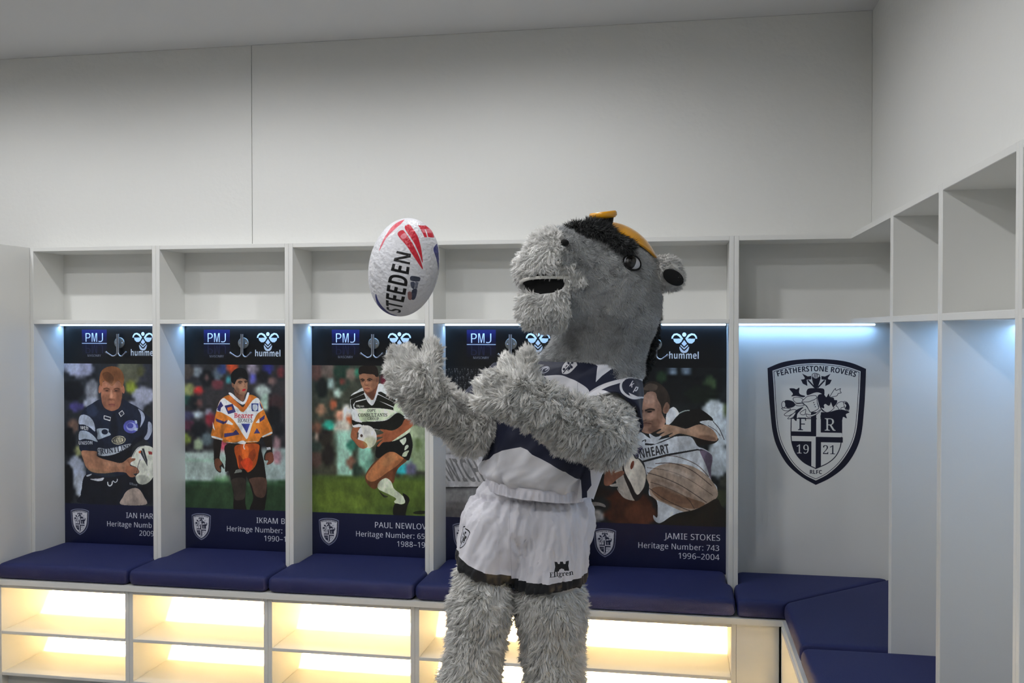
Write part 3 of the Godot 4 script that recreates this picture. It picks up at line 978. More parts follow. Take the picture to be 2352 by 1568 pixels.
# ------------------------------------------------------------------ the posters' photographs, in half millimetres from their upper left corner
const PRINTS := [
	{"base": [47,50,57,255],
		"bg": [
			["e", [178,180,205,255], [160,409,143,78,0]],
			["e", [194,200,221,255], [74,393,86,52,0]],
			["e", [115,115,92,255], [651,440,140,103,0]],
			["e", [141,154,60,255], [669,568,56,60,0]],
			["e", [175,180,201,255], [799,643,112,77,0]],
			["e", [63,65,75,255], [819,438,74,94,0]],
			["e", [17,18,23,255], [82,609,115,95,0]],
			["e", [138,142,152,255], [283,598,66,95,10]],
			["e", [181,189,209,255], [282,718,85,52,0]],
			["e", [75,71,132,255], [120,755,76,43,0]],
			["e", [121,96,85,255], [90,929,57,61,0]],
			["e", [19,21,26,255], [50,1077,58,139,0]],
			["e", [141,146,105,255], [136,1161,38,52,0]],
			["e", [180,190,211,255], [125,1335,86,130,-15]],
			["e", [194,204,219,255], [153,1481,57,104,-10]],
			["e", [18,19,24,255], [38,1467,58,191,0]],
			["e", [95,95,63,255], [773,422,37,51,0]],
			["e", [156,162,184,255], [724,738,84,51,0]],
			["e", [28,29,35,255], [841,1486,74,137,0]]],
		"fg": [
			["s", [29,37,58,255], [377,683,282,723,196,780,157,858,147,945,151,1083,169,1161,322,1161,336,1200,316,1217,278,1313,221,1323,215,1401,172,1507,166,1567,218,1635,569,1632,812,1624,803,1556,748,1464,664,1389,646,1278,647,1192,685,1106,778,1044,843,1068,876,1102,879,880,817,813,743,754,659,713,575,676,499,741]],
			["s", [18,21,31,255], [317,1200,402,1250,590,1262,665,1192,671,1089,572,1126,440,1197]],
			["s", [23,26,37,255], [215,1375,438,1395,664,1355,748,1438,803,1530,812,1624,166,1637,169,1550]],
			["s", [194,205,226,255], [157,841,205,825,262,848,300,899,311,976,261,943,204,918,147,910]],
			["s", [191,206,225,255], [152,984,195,970,252,986,308,1028,335,1071,270,1055,203,1047,148,1057]],
			["s", [175,185,209,255], [741,763,789,796,807,839,789,890,758,933,770,873,766,814]],
			["s", [180,190,214,255], [840,881,872,897,878,957,858,1008,829,1043,797,1031,830,975]],
			["s", [178,193,209,255], [333,952,441,950,446,978,469,1003,413,1026,337,1049,335,1002]],
			["e", [28,35,55,255], [408,979,32,24,0]],
			["s", [195,205,217,255], [341,1126,421,1133,516,1114,661,1081,647,1111,572,1151,496,1183,411,1198,331,1187]],
			["e", [211,206,177,255], [546,1051,70,39,-8]],
			["e", [55,55,63,255], [546,1051,60,32,-8]],
			["e", [211,206,177,255], [546,1051,53,25,-8]],
			["p", [252,255,255,255], [400,827,470,844,463,881,398,863]],
			["p", [38,43,63,255], [407,835,464,850,460,870,404,857]],
			["p", [252,255,255,255], [546,805,584,778,606,810,569,841]],
			["p", [57,61,80,255], [555,806,583,787,598,810,571,831]],
			["e", [95,101,194,255], [667,927,73,60,0]],
			["e", [174,184,241,255], [672,927,49,38,0]],
			["e", [81,89,181,255], [662,918,32,24,0]],
			["p", [194,209,231,255], [705,866,728,870,733,895,714,900]],
			["p", [185,201,226,255], [704,934,740,938,732,964,700,960]],
			["s", [180,130,102,255], [172,1160,250,1154,326,1161,331,1200,383,1224,477,1244,571,1258,647,1209,698,1195,704,1221,660,1243,665,1286,735,1301,739,1344,692,1354,711,1375,664,1385,618,1347,533,1341,391,1358,278,1348,221,1306,193,1246]],
			["s", [243,246,231,255], [797,1095,871,1106,898,1152,907,1314,869,1400,804,1445,739,1438,711,1379,749,1335,721,1293,660,1265,684,1183,731,1118]],
			["l", [63,63,68,255], [686,1200,712,1148,759,1108,797,1097], 2.8],
			["p", [50,53,60,255], [776,1123,796,1120,828,1222,829,1282]],
			["p", [50,53,60,255], [753,1151,776,1138,828,1278]],
			["p", [226,106,55,255], [742,1152,764,1138,770,1155,750,1169]],
			["p", [174,63,63,255], [838,1145,875,1149,878,1174,845,1175]],
			["s", [158,108,83,255], [628,1227,703,1212,707,1229,670,1247,656,1265]],
			["s", [174,117,90,255], [627,1283,712,1293,738,1310,735,1348,683,1346,697,1375,655,1382,618,1339]],
			["s", [178,162,152,255], [626,1510,692,1482,748,1493,794,1556,812,1628,567,1636,588,1563]],
			["l", [232,238,248,255], [435,1434,438,1460,457,1470,476,1454,481,1428], 11.3],
			["l", [232,238,248,255], [485,1421,509,1436,528,1423,530,1404], 8.5],
			["s", [212,217,226,255], [258,1413,344,1406,396,1396,381,1423,325,1429]],
			["s", [180,186,196,255], [222,1380,273,1364,266,1378,230,1392]],
			["s", [180,121,94,255], [380,554,387,532,416,515,482,510,538,513,576,543,585,620,575,697,558,749,527,775,480,788,433,775,400,751,379,700,373,622]],
			["e", [175,115,90,255], [363,588,15,41,8]],
			["e", [175,115,90,255], [594,590,15,39,-8]],
			["s", [154,97,58,255], [361,545,359,485,379,425,426,392,488,381,549,396,591,440,604,500,590,564,576,569,571,534,538,513,486,561,444,531,406,515,387,532,380,566]],
			["s", [118,73,43,255], [388,450,445,433,501,484,482,540,444,523,407,502]],
			["l", [55,55,63,255], [722,1362,732,1301,747,1250,760,1220], 4.7],
			["l", [95,58,38,255], [397,589,430,580,458,590], 8.5],
			["l", [95,58,38,255], [500,590,533,581,559,588], 8.5],
			["e", [55,38,33,255], [432,604,14,5,0]],
			["e", [55,38,33,255], [522,604,14,5,0]],
			["l", [134,83,63,255], [455,675,471,688,495,676], 6.6],
			["l", [134,75,68,255], [448,732,481,726,513,733], 8.5],
			["s", [211,154,125,255], [467,604,481,600,489,655,476,668,462,660]]],
		"sh": [
			["e", [75,45,33,176], [430,600,36,15,6]],
			["e", [75,45,33,176], [528,602,36,15,-6]],
			["e", [232,174,142,102], [481,655,24,31,0]],
			["e", [95,55,43,176], [476,685,32,10,0]],
			["s", [134,75,68,192], [433,726,481,721,528,725,499,741,462,741]],
			["e", [75,45,33,96], [556,680,38,94,0]],
			["e", [75,45,33,80], [396,708,26,69,0]],
			["e", [241,194,167,80], [482,544,66,26,0]],
			["e", [75,89,58,80], [344,1346,171,22,8]],
			["s", [0,0,0,96], [328,959,402,1112,364,1199,317,1183]],
			["s", [0,0,0,112], [499,801,536,955,497,1076,460,939]],
			["e", [246,201,174,80], [496,1273,113,22,4]],
			["e", [57,63,53,112], [776,1411,84,51,0]],
			["e", [115,134,181,80], [281,787,57,60,-30]],
			["s", [0,0,0,128], [628,1193,685,1106,778,1044,769,1002,685,1063]]],
		"text": [["wth", [248,255,255,255], 202, 944, 38.0, 0, 8], ["UNISON", [232,241,255,255], 215, 1083, 31.1, 0, -2], ["FRONTLINE", [32,37,55,255], 497, 1140, 49.8, 1, -9], ["STUFF", [55,55,63,255], 546, 1052, 34.3, 1, -8], ["Gilbert", [154,162,177,255], 690, 1448, 20.6, 0, 10]]},
	{"base": [57,55,58,255],
		"bg": [
			["e", [136,141,144,255], [119,428,56,52,30]],
			["e", [95,83,73,255], [25,420,56,70,0]],
			["e", [154,160,102,255], [43,585,66,52,0]],
			["e", [205,63,60,255], [132,593,47,35,0]],
			["e", [221,89,50,255], [454,391,55,43,0]],
			["e", [81,174,181,255], [421,490,23,34,0]],
			["e", [23,26,28,255], [212,480,65,69,0]],
			["e", [141,108,102,255], [208,480,23,30,0]],
			["e", [117,61,69,255], [314,530,56,52,0]],
			["e", [99,112,122,255], [315,444,46,52,0]],
			["e", [66,83,136,255], [361,400,46,43,0]],
			["e", [174,160,172,255], [647,398,55,43,0]],
			["e", [116,115,201,255], [647,475,37,43,0]],
			["e", [55,58,142,255], [793,389,45,51,0]],
			["e", [127,58,63,255], [911,422,36,51,0]],
			["e", [38,38,43,255], [747,466,55,51,0]],
			["e", [134,106,102,255], [829,499,36,38,0]],
			["e", [179,194,186,255], [738,586,73,51,0]],
			["e", [185,214,196,255], [765,688,46,77,0]],
			["e", [75,55,58,255], [865,687,73,68,0]],
			["e", [26,28,32,255], [846,807,64,94,0]],
			["e", [48,83,73,255], [14,681,47,52,0]],
			["e", [32,38,40,255], [99,706,66,52,0]],
			["e", [115,81,78,255], [136,706,37,35,0]],
			["e", [174,189,199,255], [117,806,47,39,0]],
			["e", [158,160,177,255], [229,800,47,43,0]],
			["e", [136,49,63,255], [248,851,56,61,0]],
			["e", [83,83,115,255], [33,820,47,44,0]],
			["e", [95,53,73,255], [41,907,56,52,0]],
			["e", [29,33,38,255], [135,940,75,69,0]],
			["e", [141,160,75,255], [13,1030,47,44,0]],
			["e", [174,194,162,255], [125,1071,47,52,0]],
			["e", [201,92,115,255], [367,1091,46,69,0]],
			["e", [99,115,122,255], [210,1025,56,61,0]],
			["e", [31,33,38,255], [891,926,54,68,0]],
			["e", [174,141,147,255], [872,1063,36,77,0]],
			["e", [35,37,43,255], [754,1031,64,51,0]],
			["p", [185,205,199,255], [-45,1144,404,1125,403,1402,-46,1415]],
			["p", [174,194,191,255], [726,1100,1062,1076,1061,1374,725,1392]],
			["p", [169,201,186,255], [-45,1205,404,1186,404,1220,-45,1240]],
			["p", [141,194,144,255], [273,1362,422,1349,422,1401,273,1405]],
			["e", [194,152,162,255], [872,1166,45,68,0]],
			["p", [49,75,49,255], [-46,1406,1061,1370,1060,1707,-48,1747]],
			["p", [61,95,66,255], [-46,1404,1061,1369,1061,1413,-46,1445]]],
		"fg": [
			["s", [35,29,26,255], [279,1020,349,1023,335,1153,332,1196,367,1247,374,1286,348,1265,343,1317,311,1309,283,1266,276,1163]],
			["s", [115,75,55,255], [285,1206,325,1196,353,1239,329,1265,343,1300,325,1309,290,1275]],
			["s", [40,33,28,255], [741,993,814,974,827,1055,831,1124,843,1192,817,1227,776,1237,790,1202,755,1198,755,1151,781,1099,759,1048]],
			["s", [134,78,58,255], [772,1142,827,1128,842,1192,813,1227,776,1235,795,1197,763,1194]],
			["p", [232,236,241,255], [777,1086,813,1081,816,1103,781,1110]],
			["s", [29,24,22,255], [400,1065,699,1050,726,1118,753,1220,760,1271,771,1348,780,1468,761,1597,743,1641,619,1645,642,1567,647,1515,615,1413,586,1345,580,1414,573,1578,577,1647,467,1650,463,1521,440,1392,417,1306,383,1307,390,1195]],
			["s", [211,95,38,255], [479,1080,552,1061,699,1058,699,1144,680,1230,643,1283,597,1310,565,1281,515,1278,492,1192,474,1132]],
			["s", [241,115,45,255], [552,1104,598,1078,607,1155,570,1207,543,1174]],
			["s", [154,55,28,255], [515,1157,561,1225,551,1277,515,1269]],
			["s", [174,75,35,255], [607,1155,662,1102,671,1170,625,1223]],
			["s", [221,75,35,255], [533,1217,607,1181,648,1240,607,1301,561,1277]],
			["s", [59,50,45,255], [445,1379,569,1367,574,1500,550,1553,476,1555,463,1478]],
			["s", [95,69,58,255], [617,1365,764,1357,771,1468,743,1529,670,1514,638,1429]],
			["p", [174,180,172,255], [470,1322,487,1291,524,1284,544,1292,542,1310]],
			["s", [221,134,50,255], [346,668,425,628,480,675,558,734,609,626,701,655,746,740,782,825,832,957,731,997,718,985,699,1037,589,1050,571,1031,460,1050,368,1048,377,1022,354,1027,254,1003,275,886,309,747]],
			["s", [251,255,255,255], [346,670,397,659,480,710,554,777,646,673,701,653,733,732,746,753,691,792,645,879,589,1018,516,916,452,839,378,797,341,781,304,773,313,738]],
			["p", [231,128,55,255], [383,659,430,628,558,743,617,626,660,647,561,777]],
			["s", [255,255,255,255], [425,622,448,611,554,687,596,605,614,622,554,713]],
			["p", [55,53,112,255], [343,684,369,724,346,742,339,776,310,764,313,738]],
			["p", [55,53,112,255], [380,724,457,706,487,778,415,798]],
			["p", [221,115,55,255], [404,741,448,729,457,757,413,769]],
			["p", [255,255,255,255], [629,695,705,693,702,773,633,771]],
			["p", [55,73,142,255], [634,699,701,698,698,768,637,767]],
			["s", [232,241,251,255], [650,711,687,711,691,749,668,767,647,746]],
			["p", [55,53,112,255], [712,682,737,740,730,749,714,715]],
			["p", [240,141,53,255], [304,781,378,797,461,848,516,924,585,1018,571,1031,368,1048,349,1023,266,998,280,885]],
			["p", [240,141,53,255], [746,757,787,834,823,948,731,989,699,1032,598,1043,599,1009,650,879,696,796]],
			["p", [255,255,255,255], [392,883,415,848,461,882,456,895]],
			["p", [255,255,255,255], [673,870,707,831,711,873]],
			["p", [66,60,117,255], [296,838,378,866,406,849,396,875,368,888,299,863]],
			["p", [66,60,117,255], [711,835,760,800,757,834,714,862]],
			["p", [66,60,117,255], [377,970,461,960,488,933,521,976,377,1005]],
			["p", [66,60,117,255], [658,965,686,917,716,963]],
			["p", [66,75,152,255], [539,881,622,878,590,964]],
			["p", [247,252,255,255], [253,994,280,996,363,1018,358,1033,256,1009]],
			["p", [247,252,255,255], [731,989,827,944,833,959,741,999]],
			["s", [251,255,255,255], [506,1045,553,1029,580,1044,571,1061,516,1058]],
			["p", [255,255,255,255], [266,868,285,929,286,946,266,920]],
			["l", [243,248,251,255], [566,1061,561,1087,571,1107], 8.3],
			["l", [221,226,228,255], [395,1046,479,1054,562,1042,690,1034], 4.6],
			["s", [178,132,104,255], [470,529,481,503,518,485,555,481,592,493,599,536,596,579,577,622,554,633,517,619,485,589,472,563]],
			["p", [138,95,73,255], [467,576,517,619,573,631,568,674,545,684,481,632]],
			["e", [146,102,80,255], [461,537,11,26,-10]],
			["s", [19,19,22,255], [444,503,442,460,454,426,491,395,537,387,578,403,599,442,599,493,582,489,555,472,527,468,500,490,483,520,476,533,453,516]],
			["e", [201,43,53,255], [565,582,17,10,-20]],
			["l", [35,22,16,255], [509,514,532,506,549,512], 7.4],
			["l", [35,22,16,255], [569,508,584,502,597,508], 7.3],
			["e", [29,19,16,255], [530,520,9,4,0]],
			["e", [29,19,16,255], [580,515,7,4,0]],
			["l", [115,75,55,255], [566,523,577,549,562,557], 4.6]],
		"sh": [
			["e", [43,26,18,192], [527,517,22,8,0]],
			["e", [43,26,18,192], [580,510,17,8,0]],
			["e", [232,177,142,112], [564,532,11,26,0]],
			["e", [43,26,18,128], [499,589,24,34,0]],
			["e", [43,26,18,96], [554,614,37,12,0]],
			["e", [0,0,0,112], [359,936,19,78,5]],
			["s", [154,75,23,96], [405,883,479,934,405,952,377,927]],
			["s", [154,75,23,96], [727,877,773,859,791,928,736,963]],
			["e", [134,134,134,80], [480,761,37,17,20]],
			["e", [0,0,0,96], [386,1048,28,26,0]],
			["e", [0,0,0,144], [533,1303,55,26,0]]],
		"text": [["Beazer", [196,38,58,255], 561, 808, 44.7, 1, 0], ["HOMES", [39,39,45,255], 574, 851, 32.7, 2, 0]]},
	{"base": [75,79,66,255],
		"bg": [
			["e", [115,81,70,255], [38,413,73,78,0]],
			["e", [134,115,102,255], [158,403,73,61,0]],
			["e", [48,73,58,255], [276,411,82,69,0]],
			["e", [154,134,117,255], [358,436,54,52,0]],
			["e", [81,174,134,255], [412,419,23,39,0]],
			["e", [22,29,26,255], [93,561,55,87,0]],
			["e", [180,205,194,255], [171,521,37,48,0]],
			["e", [198,221,206,255], [235,598,36,39,0]],
			["e", [57,75,63,255], [276,524,55,52,0]],
			["e", [134,75,63,255], [276,498,27,35,0]],
			["e", [174,134,107,255], [83,744,46,52,0]],
			["e", [201,112,78,255], [193,699,37,43,0]],
			["e", [241,174,142,255], [266,793,55,52,0]],
			["e", [255,251,241,255], [321,775,45,78,0]],
			["e", [201,112,75,255], [339,835,36,43,0]],
			["e", [231,226,209,255], [275,897,82,69,0]],
			["e", [61,194,169,255], [152,882,55,44,0]],
			["e", [134,95,75,255], [46,901,46,52,0]],
			["e", [194,174,162,255], [55,1006,37,52,0]],
			["e", [59,75,68,255], [27,1068,55,52,0]],
			["e", [47,43,38,255], [119,987,64,78,0]],
			["p", [180,231,209,255], [211,933,357,930,365,1320,237,1324]],
			["e", [174,221,201,255], [283,1192,64,122,0]],
			["e", [38,35,33,255], [146,1143,55,105,0]],
			["e", [95,75,68,255], [36,1181,55,70,0]],
			["e", [158,115,95,255], [356,1199,36,52,0]],
			["e", [55,75,63,255], [410,1258,54,52,0]],
			["e", [160,219,196,255], [483,1144,72,104,0]],
			["e", [61,134,115,255], [365,1051,45,52,0]],
			["e", [118,174,152,255], [519,1238,54,61,0]],
			["e", [134,43,63,255], [664,485,45,43,0]],
			["p", [178,194,157,255], [877,869,1141,864,1141,966,877,972]],
			["p", [154,174,132,255], [894,971,1141,966,1141,1256,876,1263]],
			["e", [108,128,81,255], [956,1030,27,51,0]],
			["e", [61,194,201,255], [810,1248,49,47,0]],
			["e", [115,115,142,255], [894,1246,53,60,0]],
			["e", [134,174,162,255], [841,1170,53,34,0]],
			["p", [95,117,48,255], [-29,1322,1141,1299,1140,1683,-30,1725]],
			["p", [85,108,55,255], [-29,1318,1141,1294,1141,1329,-29,1353]],
			["e", [110,134,53,255], [246,1541,274,78,0]],
			["e", [81,102,43,255], [787,1593,223,43,0]]],
		"fg": [
			["e", [35,39,23,255], [973,1612,62,15,-5]],
			["s", [154,95,65,255], [375,895,429,885,429,946,411,998,483,1023,505,1057,465,1077,420,1059,384,1016,352,974]],
			["s", [117,70,45,255], [482,1317,537,1220,609,1154,663,1109,743,1095,841,1135,867,1160,787,1231,752,1292,734,1366,662,1329,599,1400,563,1423,509,1386]],
			["s", [194,127,83,255], [493,1308,555,1220,663,1118,743,1099,832,1136,770,1214,680,1277,608,1331,554,1358,509,1351]],
			["s", [35,35,28,255], [599,1426,644,1468,689,1484,648,1489]],
			["s", [226,236,209,255], [595,1387,622,1348,671,1325,716,1354,742,1413,796,1455,840,1496,840,1531,805,1547,760,1542,742,1525,760,1499,698,1466,608,1426]],
			["s", [28,27,22,255], [818,1454,863,1474,880,1508,862,1556,845,1625,838,1642,738,1642,747,1546,813,1549,842,1526]],
			["s", [23,24,22,255], [582,1072,600,1029,699,1010,788,991,877,933,903,997,908,1048,890,1126,867,1169,814,1140,743,1099,680,1105,609,1154,577,1133]],
			["s", [232,243,221,255], [792,999,814,986,846,972,850,1006,828,1037,810,1024]],
			["s", [232,243,221,255], [841,1049,863,1034,872,1053,837,1084]],
			["s", [212,224,194,255], [832,1097,875,1083,863,1109,850,1135,814,1132]],
			["s", [247,251,246,255], [357,618,412,579,471,549,520,608,547,642,601,519,664,528,726,558,793,647,877,706,952,739,965,790,921,817,841,801,824,835,770,888,663,916,483,893,456,885,375,891,366,809,350,714]],
			["s", [31,32,22,255], [357,623,461,578,475,591,470,601,357,649]],
			["p", [28,29,22,255], [355,653,475,604,493,642,402,665,375,696,380,731,389,739,366,731,352,688]],
			["p", [28,29,22,255], [393,678,497,651,538,702,574,654,601,658,744,721,739,742,610,723,402,730,384,713]],
			["p", [28,29,22,255], [601,585,628,582,771,660,757,675,601,600]],
			["p", [28,29,22,255], [592,611,610,611,757,678,744,712,672,683,574,650]],
			["s", [255,255,255,255], [475,595,486,599,497,638,542,678,569,637,601,538,610,529,601,589,574,667,545,702,502,664]],
			["s", [212,227,194,255], [744,699,779,660,833,672,877,702,864,749,824,784,770,759,739,738]],
			["s", [236,250,216,255], [411,734,610,725,753,746,726,790,663,825,573,835,456,842,420,773]],
			["s", [26,27,22,255], [456,846,573,840,681,825,770,763,828,788,841,809,806,870,752,905,663,916,555,900,483,880]],
			["s", [28,29,22,255], [364,830,402,843,461,855,456,876,379,878]],
			["s", [252,255,246,255], [375,878,429,864,456,876,447,889,379,891]],
			["s", [28,29,22,255], [864,710,912,723,952,739,961,786,912,800,846,788]],
			["e", [255,255,255,255], [917,761,30,22,-20]],
			["e", [28,29,22,255], [917,757,16,10,-20]],
			["s", [255,255,248,255], [837,797,912,804,964,786,961,807,912,818,841,809]],
			["s", [231,243,211,255], [699,1001,788,956,877,886,884,920,823,964,743,1004]],
			["s", [174,101,68,255], [961,812,930,851,859,912,770,974,716,1009,645,1019,609,1055,591,1046,640,994,582,1021,580,1008,645,972,584,973,582,960,649,937,614,908,663,907,734,914,806,870,841,814,903,821]],
			["e", [248,246,236,255], [501,972,87,100,-15]],
			["s", [75,63,53,255], [411,942,424,938,422,977,414,985]],
			["e", [83,63,53,255], [451,964,11,13,0]],
			["s", [174,108,75,255], [355,965,384,921,411,964,402,990,483,1019,505,1057,469,1075,420,1054]],
			["s", [189,133,101,255], [435,436,520,426,574,443,601,469,606,503,592,538,601,520,556,650,520,633,484,591,457,539,439,488]],
			["s", [141,90,68,255], [470,565,520,590,574,555,601,519,560,650,520,625,488,599]],
			["e", [158,107,83,255], [597,477,13,28,10]],
			["s", [39,28,22,255], [426,419,435,375,484,356,538,353,583,366,601,404,601,452,579,452,565,435,520,431,466,427,439,436]],
			["l", [39,26,18,255], [444,480,462,475,480,485], 7.2],
			["l", [39,26,18,255], [502,482,525,472,549,479], 7.2],
			["e", [28,19,16,255], [463,490,10,4,0]],
			["e", [28,19,16,255], [524,487,11,4,0]],
			["l", [115,70,50,255], [490,491,480,522,498,530,511,525], 5.4],
			["l", [115,55,48,255], [478,556,502,553,526,556], 6.3]],
		"sh": [
			["e", [38,23,18,200], [462,486,22,9,5]],
			["e", [38,23,18,200], [525,480,23,9,-5]],
			["e", [212,149,112,144], [489,509,14,26,0]],
			["e", [55,31,23,160], [495,528,23,8,0]],
			["e", [115,55,48,176], [500,556,27,7,0]],
			["e", [55,31,23,112], [565,521,27,52,10]],
			["e", [55,31,23,128], [538,607,36,35,0]],
			["s", [102,73,43,128], [491,1343,554,1367,608,1339,599,1400,554,1419,509,1386]],
			["s", [75,43,23,144], [752,1180,859,1161,770,1232,743,1336,725,1353]],
			["e", [191,201,122,144], [528,1022,63,52,0]],
			["e", [134,152,102,96], [698,1458,54,52,40]],
			["e", [134,152,102,112], [483,807,54,35,0]],
			["e", [255,221,162,64], [698,1165,80,34,-35]],
			["e", [0,0,0,96], [744,802,71,34,-30]]],
		"text": [["COPY", [63,69,58,255], 542, 745, 22.4, 1, -1], ["CONSULTANTS", [63,69,58,255], 552, 784, 29.3, 1, -1], ["GROUP", [63,69,58,255], 557, 816, 24.2, 1, -1], ["Ellgren", [251,255,241,255], 440, 709, 17.3, 0, 0]]},
	{"base": [35,35,38,255],
		"bg": [
			["p", [21,21,23,255], [-52,346,2080,331,2080,588,-52,615]],
			["p", [194,194,196,255], [-52,894,2081,854,2082,1060,-52,1110]],
			["p", [134,134,137,255], [-52,606,2080,580,2081,854,-52,894]],
			["p", [120,120,122,255], [-53,1394,2082,1291,2083,1678,-53,1759]],
			["p", [151,152,154,255], [-53,1416,2082,1317,2083,1437,-53,1515]],
			["p", [99,99,102,255], [-53,1569,2083,1489,2083,1575,-53,1650]]],
		"fg": [
			["p", [206,206,209,255], [-52,1110,2082,1034,2082,1300,-53,1389]],
			["p", [53,53,55,255], [-53,1391,1049,1346,2082,1304,2082,1310,1049,1353,-53,1398]],
			["p", [55,55,58,255], [56,1036,64,1035,66,1096,57,1097]],
			["p", [66,66,69,255], [158,1078,233,1073,233,1085,159,1091]]],
		"sh": [
			],
		"text": [["RWICH", [137,137,139,255], 164, 1239, 192.7, 3, 0]]},
	{"base": [29,33,35,255],
		"bg": [
			["e", [18,21,22,255], [727,468,412,184,0]],
			["e", [141,157,172,255], [702,388,41,23,0]],
			["e", [147,164,179,255], [809,385,38,25,0]],
			["e", [43,63,42,255], [611,435,41,50,0]],
			["e", [61,81,53,255], [997,482,49,58,0]],
			["e", [23,31,23,255], [932,574,131,75,0]],
			["e", [210,221,226,255], [1030,706,89,91,0]],
			["e", [204,216,224,255], [1079,871,73,141,0]],
			["e", [194,206,214,255], [1056,1104,89,141,0]],
			["e", [108,122,89,255], [1127,696,20,58,0]],
			["e", [174,186,191,255], [379,817,50,68,0]],
			["e", [63,65,58,255], [1129,1277,49,50,0]],
			["e", [57,63,45,255], [1097,1403,57,75,0]],
			["e", [75,42,28,255], [329,1512,218,153,0]],
			["e", [95,55,38,255], [447,1559,134,93,0]],
			["e", [115,81,63,255], [337,953,50,51,0]],
			["e", [29,33,35,255], [59,1495,136,77,0]],
			["e", [178,174,172,255], [68,1589,77,51,0]],
			["e", [37,28,23,255], [110,1392,102,43,0]]],
		"fg": [
			["s", [26,24,22,255], [703,811,769,735,842,700,916,692,981,731,1022,772,998,806,924,807,851,842,769,844]],
			["l", [174,186,181,255], [748,731,793,709,838,702], 8.2],
			["s", [32,26,22,255], [876,917,1055,921,1039,963,949,982,900,983]],
			["s", [226,231,236,255], [661,711,711,677,752,727,727,761,686,812,653,825,645,779]],
			["s", [212,219,226,255], [345,970,433,888,512,933,579,948,703,920,843,917,900,991,958,1015,1015,1064,1003,1172,1011,1264,1056,1321,1048,1404,959,1466,877,1510,779,1539,729,1549,663,1593,597,1629,555,1606,547,1564,580,1579,572,1445,513,1405,513,1312,488,1220,463,1128,371,1062]],
			["s", [177,158,142,255], [496,1236,613,1149,811,1144,958,1215,1048,1321,1048,1413,877,1510,795,1530,646,1468,530,1412,513,1320]],
			["s", [138,107,85,255], [530,1353,646,1333,828,1411,959,1457,877,1502,729,1482,597,1436]],
			["s", [118,105,127,255], [917,1016,1015,1064,1007,1172,1007,1256,966,1140]],
			["s", [55,48,83,255], [342,995,396,986,458,1010,433,1061,413,1091,362,1054]],
			["p", [35,35,40,255], [479,977,562,982,695,920,715,920,612,968,529,995,479,992]],
			["p", [32,32,35,255], [450,1124,646,1064,900,1015,958,1028,901,1026,670,1076,463,1136]],
			["l", [75,63,58,255], [496,1219,613,1250,778,1321,975,1448], 5.8],
			["l", [83,68,60,255], [563,1142,712,1138,860,1193,1016,1314], 5.8],
			["l", [75,63,55,255], [522,1295,646,1333,811,1412,877,1502], 5.0],
			["l", [75,60,53,255], [513,1345,630,1426,779,1497,844,1520], 5.8],
			["l", [95,80,75,255], [612,1082,728,1079,893,1142,991,1239], 5.0],
			["l", [102,87,78,255], [496,1177,662,1198,827,1261,1024,1389], 4.2],
			["s", [28,26,22,255], [614,1629,729,1549,877,1510,975,1457,1057,1413,1089,1470,1130,1518,1134,1643,597,1671]],
			["s", [28,23,21,255], [513,1405,572,1445,580,1520,555,1462]],
			["s", [180,146,122,255], [537,848,587,826,645,821,728,832,810,851,908,816,998,839,1055,905,1047,947,957,940,843,909,752,894,687,921,670,913,703,887,612,922,595,914,637,880,587,897,571,889,612,859,554,856]],
			["s", [232,240,246,255], [916,795,998,781,1047,805,1087,871,1116,941,1055,880,982,831]],
			["l", [47,50,57,255], [1022,789,1071,846,1112,937], 5.7],
			["l", [47,50,57,255], [982,823,1047,863,1079,904], 4.1],
			["s", [212,217,224,255], [512,895,562,923,612,914,596,939,546,966,521,932]],
			["s", [170,133,115,255], [445,588,512,554,562,562,595,620,616,662,620,737,645,796,612,846,554,881,512,899,454,883,433,829,425,782,414,749,412,707,429,664]],
			["e", [158,121,102,255], [649,686,26,49,15]],
			["s", [58,48,42,255], [453,588,457,512,495,478,553,469,611,498,653,544,678,602,678,661,653,636,628,678,616,737,607,670,578,612,562,562,512,545,478,579]],
			["s", [95,81,70,255], [462,529,512,487,578,503,562,545,495,546]],
			["s", [194,185,174,255], [295,1064,354,1063,429,1111,480,1195,484,1287,455,1381,422,1433,380,1451,304,1428,262,1361,219,1193,245,1108]],
			["s", [221,214,201,255], [299,1072,354,1067,429,1116,478,1195,480,1279,447,1390,422,1407,363,1308,312,1208]],
			["s", [42,35,33,255], [288,1106,302,1106,312,1208,363,1308,417,1403,480,1330,447,1424,397,1450,346,1350,304,1242]],
			["e", [115,59,43,255], [375,1159,13,36,15]],
			["s", [141,95,75,255], [156,1212,211,1130,228,1142,194,1202,253,1179,262,1192,228,1227,295,1208,308,1233,253,1277,194,1330,144,1323]],
			["s", [201,194,184,255], [190,1330,253,1311,296,1301,287,1331,220,1342]],
			["l", [212,211,206,255], [253,1353,270,1387,291,1403], 5.1],
			["l", [212,211,206,255], [275,1370,296,1373,308,1398], 4.2],
			["s", [139,134,130,255], [16,1480,84,1473,144,1488,157,1514,101,1503,25,1507]],
			["l", [28,31,38,255], [454,963,483,950,479,969], 6.7],
			["l", [48,33,28,255], [419,708,439,702,458,715], 10.9],
			["l", [48,33,28,255], [479,711,520,697,557,703], 12.5],
			["e", [26,18,16,255], [439,721,13,7,5]],
			["e", [26,18,16,255], [514,719,20,7,-4]],
			["l", [101,73,60,255], [458,723,433,778,458,795,487,786], 5.8],
			["l", [95,60,53,255], [441,821,479,812,529,816], 7.5]],
		"sh": [
			["e", [35,26,23,192], [437,715,23,13,10]],
			["e", [35,26,23,208], [512,709,42,15,-6]],
			["e", [203,168,147,128], [462,765,28,42,0]],
			["e", [35,26,23,144], [496,798,42,13,0]],
